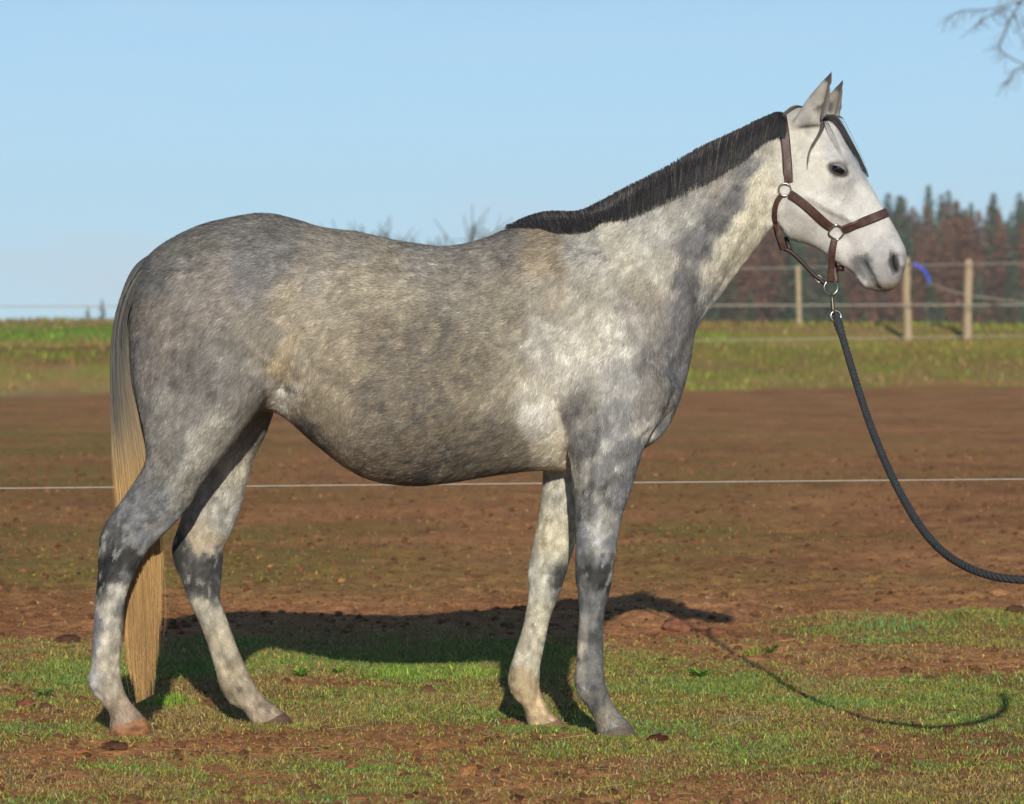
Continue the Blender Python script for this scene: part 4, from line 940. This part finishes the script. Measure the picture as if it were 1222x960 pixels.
LAB = {'green': ('spruce_tree', 'dark green spruce in the wood on the far hillside', 'tree', 'green spruces of the far wood'),
       'red': ('larch_tree', 'rust brown larch among the spruces on the far hillside', 'tree', 'rust brown larches of the far wood'),
       'mix': ('young_tree', 'small olive brown tree at the lower edge of the far wood', 'tree', 'small trees at the edge of the far wood')}
def put_tree(kind, x_, y_, s_):
    nm, lb, ct, gp = LAB[kind]; cm, tm_ = protos[kind][int(rng.integers(len(protos[kind])))]
    e = empty(nm, (x_, y_, gz(x_, y_) - .2)); e.scale = (s_ * rng.uniform(.85, 1.15),) * 2 + (s_,); e.rotation_euler = (0, 0, rng.uniform(0, 6.28)); tag(e, lb, ct, gp)
    obj('crown', cm, NEEDLE, e); obj('trunk', tm_, BARK, e)
cnt = 0
for row, (yy, dx, kinds, pk, s0_) in enumerate([(490, 1.5, ('green', 'red'), (.95, .05), 1.16), (465, 1.6, ('green', 'red'), (.95, .05), 1.12), (440, 1.9, ('green', 'red'), (.92, .08), 1.12), (412, 1.9, ('green', 'red'), (.75, .25), 1.05), (385, 2.0, ('green', 'red'), (.45, .55), .98), (355, 2.1, ('green', 'red'), (.3, .7), .92), (325, 2.2, ('green', 'red'), (.4, .6), .86), (298, 2.2, ('green', 'red', 'mix'), (.5, .35, .15), .82), (268, 2.3, ('red', 'green', 'mix'), (.2, .5, .3), .66), (240, 2.4, ('mix', 'green', 'red'), (.45, .45, .1), .5), (215, 2.4, ('mix', 'green', 'red'), (.5, .3, .2), .42)]):
    x_ = .068 * (yy + 10)
    while x_ < .178 * (yy + 10):
        put_tree(kinds[int(rng.choice(len(kinds), p=pk))], x_ + rng.normal(0, .6), yy + rng.uniform(-14, 14), s0_ * rng.uniform(.82, 1.15)); x_ += dx * rng.uniform(.7, 1.3); cnt += 1
# brush and bracken below the wood, and scrub on the slope behind the fence
n_ = 26000; xs = rng.uniform(8, 52, n_); yy_ = rng.uniform(150, 232, n_); k_ = fbm(np.stack([xs * .12, yy_ * .05, 0 * xs], 1), 3, 201)
zz_ = terrain(xs, yy_); hh = (.8 + 1.8 * np.clip(k_ + .3, 0, 1)) * rng.random(n_) ** .7; c0 = np.stack([xs, yy_, zz_ + hh], 1)
dv = rng.normal(0, .30, (n_, 3, 3)); V = (c0[:, None] + dv).reshape(-1, 3)
pal = np.array([lin((128, 84, 60)), lin((96, 92, 54)), lin((70, 88, 66)), lin((118, 104, 62)), lin((84, 96, 84))])
pi = np.clip(((fbm(np.stack([xs * .2, yy_ * .08, hh * .3], 1), 3, 203) + 1) * 2.6 + rng.normal(0, .5, n_)).astype(int), 0, 4)
brush_o = obj('undergrowth', mesh_data('undergrowth', V, np.arange(n_ * 3).reshape(-1, 3), np.repeat(pal[pi], 3, 0), smooth=False), NEEDLE)
tag(brush_o, 'rust and green scrub below the far wood, seen through the fence', 'undergrowth', kind='stuff')
for (u, vt, D_, lb) in ((122, 357, 240, 'tiny dark conifer on the skyline, taller of two beside the horse\'s tail'), (105, 366, 240, 'tiny dark conifer on the skyline, shorter of two beside the horse\'s tail')):
    p = pw(u, vt, D_ - 10); g = gz(p[0], D_ - 10); e = empty('conifer_tree', (p[0], D_ - 10, g)); sc = (p[2] - g) / 13; e.scale = (sc * .55, sc * .55, sc); tag(e, lb, 'tree')
    obj('crown', protos['green'][0][0], NEEDLE, e); obj('trunk', protos['green'][0][1], BARK, e)
# bare trees
def grow(base, d, ln, r, depth, out, rg, droop=0.0, spread=.55, nb=(2, 4)):
    n = 7; P = [np.array(base, float)]; dd = np.array(d, float)
    for i in range(n - 1):
        dd = dd + rg.normal(0, .10, 3) + np.array([0, 0, -droop]); dd /= np.linalg.norm(dd); P.append(P[-1] + dd * ln / (n - 1))
    out.append(tube(np.array(P), np.linspace(r, r * .55, n), 6 if depth > 1 else 4))
    if depth == 0: return
    for _ in range(int(rg.integers(nb[0], nb[1] + 1))):
        k = int(rg.integers(2, n)); nd = dd + rg.normal(0, spread, 3); nd /= np.linalg.norm(nd)
        grow(P[k], nd, ln * rg.uniform(.55, .8), r * .55, depth - 1, out, rg, droop, spread, nb)
    grow(P[-1], dd, ln * .7, r * .55, depth - 1, out, rg, droop, spread, nb)
def bare_tree(u, vt, D_, lb, seed, hfrac=1.0):
    rg = np.random.default_rng(seed); p = pw(u, vt, D_ - 10); g = gz(p[0], D_ - 10); H = p[2] - g; e = empty('bare_tree', (p[0], D_ - 10, g)); tag(e, lb, 'tree')
    z_ = np.linspace(-.5, H * .45, 8); V, f = tube(np.stack([.1 * np.sin(z_ * .5), 0 * z_, z_], 1), np.linspace(.2, .12, 8), 8); obj('trunk', mesh_data('trunk', V, f), BARK, e)
    out = []
    for _ in range(11):
        a = rg.uniform(0, 6.28); grow((0, 0, H * rg.uniform(.25, .5)), (math.cos(a) * .55, math.sin(a) * .55, 1), H * .27, .15, 3, out, rg, 0, .6, (3, 5))
    V, f = join(out); V[:, 2] *= min(1.0, H / V[:, 2].max()); obj('branches', mesh_data('branches', V, f), TWIG, e)
bare_tree(551, 244, 130, 'bare tree top showing above the dip of the horse\'s back, beside the withers', 3)
bare_tree(500, 266, 135, 'low bushy bare tree top above the middle of the horse\'s back', 5)
bare_tree(432, 257, 140, 'faint bare tree top above the horse\'s loins', 8)
# the bare tree whose drooping branches reach in at the upper right
YT = 72.0; e = empty('bare_tree', (0, 0, 0)); bp = pw(1352, 382, YT); e.location = (bp[0], YT, gz(bp[0], YT)); tag(e, 'bare drooping branches of a tree reaching in at the upper right corner', 'tree')
EL = np.array(e.location)
def bl(pl, r0, r1, dy=0): P = catmull(pws(pl, YT + dy), 14); return tube(P - EL, np.linspace(r0, r1, 14) * .85, 6)
V, f = tube(np.stack([np.linspace(0, .4, 12), 0 * np.arange(12.), np.linspace(-.5, 11, 12)], 1), np.linspace(.30, .12, 12), 10); obj('trunk', mesh_data('trunk', V, f), BARK, e)
out = [bl([(1350,-60),(1300,-70),(1260,-40),(1228,-8),(1214,6)], .07, .03), bl([(1216,2),(1196,9),(1172,12),(1148,13),(1132,22),(1124,40)], .026, .010), bl([(1204,10),(1182,18),(1166,29),(1156,38),(1146,46)], .022, .010, .3),
    bl([(1150,13),(1140,28),(1130,38)], .012, .006), bl([(1218,4),(1206,22),(1199,40),(1193,55),(1201,66),(1224,78),(1250,84)], .026, .02, -.2), bl([(1230,76),(1210,86),(1202,98),(1189,115)], .020, .010, .2),
    bl([(1194,54),(1182,57),(1172,62)], .013, .006), bl([(1210,18),(1216,36),(1222,52)], .026, .014), bl([(1220,20),(1226,40),(1219,60)], .02, .012, .4), bl([(1172,22),(1164,36),(1160,44)], .010, .005), bl([(1190,8),(1194,0),(1198,-12)], .016, .01), bl([(1216,-4),(1200,4),(1192,12),(1204,26),(1214,42)], .018, .01, -.4),
    bl([(1350,-120),(1300,-160),(1250,-150)], .06, .02), bl([(1352,40),(1310,0),(1270,-6),(1240,30),(1236,78)], .06, .022)]
rg = np.random.default_rng(12)
for pl in ([(1196,9),(1172,12),(1148,13),(1132,22)], [(1204,10),(1182,18),(1166,29)], [(1206,22),(1199,40),(1193,55),(1201,66)], [(1224,78),(1210,86),(1202,98)], [(1230,-8),(1214,10),(1222,40)]):
    Pp = catmull(np.array(pl, float), 9)
    for p_ in Pp:
        for _ in range(2):
            a = rg.uniform(.6, 2.9); l_ = rg.uniform(8, 24); out.append(bl([p_, p_ + l_ * .5 * np.array([math.cos(a), math.sin(a)]) + rg.normal(0, 1.5, 2), p_ + l_ * np.array([math.cos(a), math.sin(a)])], .011, .005, rg.normal(0, .2)))
for _ in range(6):
    a = rg.uniform(-1.2, 1.2); grow((.3, 0, rg.uniform(5, 10)), (math.cos(a), math.sin(a), .7), 2.2, .07, 3, out, rg, .06, .5)
V, f = join(out); obj('branches', mesh_data('branches', V, f), TWIG, e)

# ------------------------------------------------------------------ turf
GRASSM = mat_attr('grass', rough=.7, spec=.2, trans=.30)
pal = np.array([lin((136, 142, 60)), lin((160, 146, 70)), lin((122, 150, 82)), lin((164, 136, 86)), lin((140, 168, 66)), lin((138, 142, 100))])
def blades(x, y, h, w, lean, cidx, gain=1.0, zoff=0):
    n = len(x); z = terrain(x, y) + zoff; a = rng.uniform(0, 2 * np.pi, n); d = np.stack([np.cos(a), np.sin(a), 0 * a], 1); b = rng.uniform(0, 2 * np.pi, n)
    s_ = np.stack([np.cos(b), np.sin(b), 0 * b], 1) * (w / 2)[:, None]; base = np.stack([x, y, z - .002], 1)
    m_ = base + d * (h * lean * .35)[:, None]; m_[:, 2] += h * .62; t_ = base + d * (h * lean)[:, None]; t_[:, 2] += h * np.sqrt(np.clip(1 - .5 * lean ** 2, .12, 1))
    V = np.stack([base - s_, base + s_, m_ - s_ * .75, m_ + s_ * .75, t_], 1).reshape(-1, 3); o = np.arange(n)[:, None] * 5
    Fs = np.concatenate([o + [[0, 1, 3]], o + [[0, 3, 2]], o + [[2, 3, 4]]], 1).reshape(-1, 3)
    c = pal[cidx] * np.exp(rng.normal(.06, .36, n))[:, None] * gain
    return V, Fs, np.repeat(c, 5, 0)
n_ = 460000; yv = -2.2 + 6.6 * rng.random(n_) ** 1.1; xv = rng.uniform(-1, 1, n_) * (0.1634 * (yv + 10) * 1.25)
gm = grass_mask(xv, yv); dens = sstep(.0, .85, gm + .25 * fbm(np.stack([xv * 22, yv * 22, 0 * xv], 1), 2, 217))
ok = rng.random(n_) < dens * .9 + .14 * (yv < 2.9); xv, yv, gm, dens = xv[ok], yv[ok], gm[ok], dens[ok]
if len(xv) > 290000:
    k_ = rng.choice(len(xv), 290000, replace=False); xv, yv, gm, dens = xv[k_], yv[k_], gm[k_], dens[k_]
for hx_, hy_ in ((155, -.13), (327, .12), (736, -.13), (653, .11)):          # blades standing round the hooves
    k_ = 1500; px_ = (hx_ - U0) * (CAM_D + hy_) / F + rng.normal(0, .07, k_); py_ = hy_ - .075 + rng.normal(0, .035, k_)
    xv = np.concatenate([xv, px_]); yv = np.concatenate([yv, py_]); gm = np.concatenate([gm, np.full(k_, .75)]); dens = np.concatenate([dens, np.full(k_, .8)])
P = np.stack([xv, yv, 0 * xv], 1); hn = fbm(P * 3.5, 3, 211); cn = fbm(P * 2.6, 3, 213) + rng.normal(0, .28, len(xv))
ci = np.select([cn < -.12, cn < .17, cn < .36, cn < .48], [3, 1, 0, 4], 2); ci = np.where(rng.random(len(xv)) < .12, 5, ci)
lush = sstep(.5, 1.15, gm) * sstep(-.2, 1.4, yv)
ci = np.where((rng.random(len(xv)) < lush * .35), np.where(rng.random(len(xv)) < .5, 4, 2), ci)
h_ = (0.006 + .014 * rng.random(len(xv)) + .012 * lush + .008 * np.clip(hn, 0, 1) + .012 * (rng.random(len(xv)) < .03)); 
V, Fs, C_ = blades(xv, yv, h_, rng.uniform(.0018, .0046, len(xv)), rng.uniform(.3, 1.7, len(xv)), ci)
g_ = obj('grass', mesh_data('grass', V, Fs, C_, smooth=False), GRASSM); tag(g_, 'short patchy grass around the horse\'s hooves', 'grass', kind='stuff')
# thin sprigs over the bare paddock
n_ = 60000; yv = 3.2 + 26 * rng.random(n_) ** 1.7; xv = rng.uniform(-1, 1, n_) * (0.1634 * (yv + 10) * 1.2); P = np.stack([xv, yv, 0 * xv], 1)
D = yv + 10; uu = U0 + xv * F / D; vv = V0 + F * 1.312 / D
ol = .5 * np.exp(-((vv - 655) / 45) ** 2) * sstep(680, 250, uu) + .5 * np.exp(-((vv - 640) / 40) ** 2 - ((uu - 830) / 130) ** 2) + .2 * np.exp(-((vv - 540) / 40) ** 2) + .06
ok = rng.random(n_) < np.clip(ol * (.8 + 1.8 * fbm(P * [.8, 2, 1], 3, 221)), 0, 1) * .8; xv, yv = xv[ok], yv[ok]
V, Fs, C_ = blades(xv, yv, rng.uniform(.010, .028, len(xv)), rng.uniform(.003, .006, len(xv)), rng.uniform(.3, 1.2, len(xv)), rng.choice([0, 1, 3, 1], len(xv)))
g_ = obj('sparse_grass', mesh_data('sparse_grass', V, Fs, C_, smooth=False), GRASSM); tag(g_, 'thin olive sprigs over the bare brown paddock', 'grass', kind='stuff')
# grass on the bank
n_ = 70000; xv = rng.uniform(-13, 13, n_); yv = rng.uniform(40, 62, n_); b0 = bank_start(xv); tb = (yv - b0) / (60.5 - b0); P = np.stack([xv, yv, 0 * xv], 1)
ok = (tb + 0.34 * fbm(P * [.5, .25, 1], 4, 91, .6) > 0.03 + .10 * (xv < 0)) & (rng.random(n_) < .55 + .8 * fbm(P * [.5, 1.2, 1], 3, 231)); xv, yv, P = xv[ok], yv[ok], P[ok]
cn = fbm(P * [.3, 1, 1], 3, 233) + rng.normal(0, .25, len(xv)); ci = np.select([cn < .05, cn < .25, cn < .42], [3, 1, 0], 4)
V, Fs, C_ = blades(xv, yv, rng.uniform(.04, .15, len(xv)), rng.uniform(.012, .03, len(xv)), rng.uniform(.2, 1, len(xv)), ci, .85)
g_ = obj('bank_grass', mesh_data('bank_grass', V, Fs, C_, smooth=False), GRASSM); tag(g_, 'rough green and straw coloured grass on the far bank', 'grass', kind='stuff')
# bits of dry straw
n_ = 900; yv = -2 + 10 * rng.random(n_) ** 1.4; xv = rng.uniform(-1, 1, n_) * (.1634 * (yv + 10) * 1.2); a = rng.uniform(0, 6.28, n_); ln_ = rng.uniform(.02, .11, n_) ; d = np.stack([np.cos(a), np.sin(a), rng.normal(.05, .15, n_)], 1)
b_ = np.stack([xv, yv, terrain(xv, yv) + .006], 1); sd = np.stack([-d[:, 1], d[:, 0], 0 * a + .6], 1) * .0011
V = np.stack([b_ - sd, b_ + sd, b_ + d * ln_[:, None] + sd * .6, b_ + d * ln_[:, None] - sd * .6], 1).reshape(-1, 3)
st_ = obj('dry_straw', mesh_data('dry_straw', V, np.arange(n_ * 4).reshape(-1, 4), np.repeat(lin((190, 160, 112)) * np.exp(rng.normal(0, .2, n_))[:, None], 4, 0), smooth=False), GRASSM); tag(st_, 'scattered bits of dry straw on the ground', 'straw', kind='stuff')

# ------------------------------------------------------------------ crumbs and clods of earth
def lump(seed, sub=2, amp=.35):
    bm = bmesh.new(); bmesh.ops.create_icosphere(bm, subdivisions=sub, radius=1); V = np.array([v.co[:] for v in bm.verts]); Fs = np.array([[v.index for v in f.verts] for f in bm.faces]); bm.free()
    V = V * (1 + amp * fbm(V * 1.6 + seed * 7.7, 4, seed, .65))[:, None]; return V, Fs
base_l = [lump(i, 1, .5) for i in range(6)]
n_ = 30000; yv = -2.1 + 24 * rng.random(n_) ** 1.5; xv = rng.uniform(-1, 1, n_) * (.1634 * (yv + 10) * 1.2); gm = grass_mask(xv, yv); ok = rng.random(n_) < sstep(.6, .0, gm) * .8 + .1; xv, yv = xv[ok], yv[ok]; n_ = len(xv)
zv = terrain(xv, yv); sz_ = (.0022 + .013 * rng.random(n_) ** 6 + .004 * rng.random(n_)) * (1 + .015 * np.maximum(yv, 0)); tmpl = np.stack([b_[0] for b_ in base_l])[rng.integers(0, 6, n_)]
V = (tmpl * sz_[:, None, None] * [1.25, 1, .75] + np.stack([xv, yv, zv + sz_ * .3], 1)[:, None]).reshape(-1, 3); nvb = tmpl.shape[1]
Fl = (base_l[0][1][None] + (np.arange(n_) * nvb)[:, None, None]).reshape(-1, 3)
cb = np.where(((rng.random(n_) < .02) & (sz_ < .007))[:, None], lin((160, 140, 112)), lin((118, 83, 56))) * np.exp(rng.normal(0, .25, n_))[:, None]
cr = obj('soil_crumbs', mesh_data('soil_crumbs', V, Fl, np.repeat(cb, nvb, 0), smooth=False), GROUND_MAT); tag(cr, 'small crumbs of red brown soil scattered over the ground', 'soil', kind='stuff')
CLOD = mat_attr('clod_earth', rough=.95, spec=.08, noise=.3, nscale=60, bump=.006, bscale=70)
for i, (u, v, w, h, c, lb) in enumerate([(137, 893, 32, 9, (84, 56, 44), 'flat dark clod on the grass just below the near hind hoof'), (30, 841, 24, 15, (120, 78, 56), 'red brown clod at the left edge behind the near hind hoof'),
        (785, 881, 28, 12, (70, 42, 30), 'dark brown clod right of the near front hoof'), (511, 821, 24, 12, (112, 76, 58), 'reddish clod on the grass between the fore and hind legs'), (808, 748, 40, 18, (138, 92, 68), 'loose heap of soil at the tip of the horse\'s shadow'),
        (855, 757, 34, 14, (128, 86, 62), 'brown clod in the turf edge right of the shadow tip'), (80, 766, 34, 12, (88, 62, 48), 'dark clod on the soil edge left of the hind legs'), (55, 845, 14, 9, (100, 70, 56), 'small grey brown clod beside the larger one at the left edge'),
        (100, 896, 20, 9, (150, 96, 62), 'orange brown clod left of the flat dark one'), (843, 717, 7, 4, (150, 128, 100), 'small pale stone on the bare soil right of the horse\'s shadow'), (1212, 737, 26, 12, (84, 64, 46), 'dark lump at the right edge under the rope, stand-in for the shadow of the handler'),  # dark lump at the right edge stands for the unseen handler's shadow
        (420, 912, 26, 9, (140, 92, 64), 'flat reddish clod in the foreground below the belly'), (560, 917, 24, 9, (150, 98, 64), 'orange brown lump of earth in front of the forelegs')]):
    xw, yw = g2w(u, v + h * .3); k = (yw + 10) / F; V, Fs = lump(40 + i, 3, .75); V = V * [w * k / 2, w * k / 2 * .8, h * k * .62]; V[:, 2] += V[:, 2].min() * 0
    cV = lin(c) * (1 + .25 * fbm(V * 60, 3, i))[:, None]
    o = obj('earth_clod' if 'stone' not in lb else 'stone', mesh_data('clod', V, Fs, cV), CLOD, loc=(xw, yw, gz(xw, yw) + h * k * .12)); o.rotation_euler = (0, 0, i * 1.3); tag(o, lb, 'stone' if 'stone' in lb else 'clod')
# broad-leaved weeds
WEED = mat_attr('weed_leaf', rough=.5, spec=.35, trans=.25)
def weed(u, v, R_, n, col, lb, up=.5):
    xw, yw = g2w(u, v); e = empty('weed_plant', (xw, yw, gz(xw, yw))); tag(e, lb, 'plant')
    for i in range(n):
        a = i * 2.4 + rng.normal(0, .3); ln = R_ * rng.uniform(.6, 1.1); lift = rng.uniform(.5, 2.2) * up; t = np.linspace(0, 1, 6); d = np.array([math.cos(a), math.sin(a), 0]); s_ = np.array([-d[1], d[0], 0])
        ctr = d * (t * ln)[:, None] + np.array([0, 0, 1.0]) * (ln * lift * (t * 1.3 - .75 * t ** 2) + .004)[:, None]; wd = ln * .085 * np.sin(np.pi * (t * .86 + .08))
        V = np.stack([ctr - s_ * wd[:, None] + [0, 0, .003], ctr, ctr + s_ * wd[:, None] + [0, 0, .003]], 1).reshape(-1, 3); a_ = np.arange(5)[:, None] * 3; j_ = np.arange(2)[None]
        Q_ = np.stack([a_ + j_, a_ + j_ + 1, a_ + j_ + 4, a_ + j_ + 3], -1).reshape(-1, 4); obj('leaf', mesh_data('leaf', V, Q_, np.tile(lin(col) * math.exp(rng.normal(0, .2)), (18, 1))), WEED, e)
weed(835, 808, .042, 34, (104, 160, 54), 'bright green leafy weed on the turf right of the forelegs'); weed(358, 812, .036, 26, (112, 162, 60), 'small bright weed under the belly near the shadow edge', .8)
weed(52, 834, .042, 30, (116, 150, 76), 'pale green weed at the left edge behind the tail'); weed(920, 782, .036, 26, (98, 142, 52), 'green weed beside the rope\'s shadow', .7); weed(404, 808, .032, 22, (112, 164, 60), 'weed tuft just right of the small one under the belly', .8)
# taller grass tufts
def tuft(u, v, n, R_, h, lb, cidx=4):
    xw, yw = g2w(u, v); a = rng.normal(0, R_, (n, 2)); V, Fs, C_ = blades(xw + a[:, 0], yw + a[:, 1], h * rng.uniform(.5, 1.1, n) * np.exp(-(np.hypot(*a.T) / (2 * R_)) ** 2), rng.uniform(.002, .004, n), rng.uniform(.1, .8, n), np.full(n, cidx)); l0 = np.array([xw, yw, gz(xw, yw)])
    o = obj('grass_tuft', mesh_data('grass_tuft', V - l0, Fs, C_, smooth=False), GRASSM, loc=l0); tag(o, lb, 'grass tuft', kind='stuff')
tuft(202, 842, 420, .05, .055, 'sunlit grass tuft poking from the shadow between the hind legs'); tuft(570, 806, 600, .09, .05, 'bright grass tuft at the shadow edge behind the far foreleg'); tuft(480, 806, 700, .10, .045, 'green grass tuft along the belly shadow\'s edge'); tuft(1060, 752, 700, .16, .05, 'grass tuft at the edge of the soil below the sagging rope', 2); tuft(880, 862, 200, .06, .03, 'pale tuft right of the near fore hoof', 5); tuft(900, 780, 160, .04, .04, 'dark green tuft in the rope\'s shadow', 0)

# ------------------------------------------------------------------ thin morning air
bm = bmesh.new(); bmesh.ops.create_cube(bm, size=1)
hz = bpy.data.meshes.new('haze'); bm.to_mesh(hz); bm.free()
HZ = bpy.data.materials.new('haze_air'); HZ.use_nodes = True; hn_ = HZ.node_tree; hn_.nodes.clear()
ho = hn_.nodes.new('ShaderNodeOutputMaterial'); pv = hn_.nodes.new('ShaderNodeVolumePrincipled')
pv.inputs['Color'].default_value = (1.0, 0.97, 0.92, 1); pv.inputs['Density'].default_value = 0.0004; pv.inputs['Anisotropy'].default_value = 0.0
hn_.links.new(pv.outputs[0], ho.inputs['Volume'])
hzo = obj('haze', hz, HZ); hzo.scale = (1500, 920, 40); hzo.location = (0, 250, 12.0); tag(hzo, 'thin pale haze in the air over the paddock and wood', 'haze', kind='stuff')
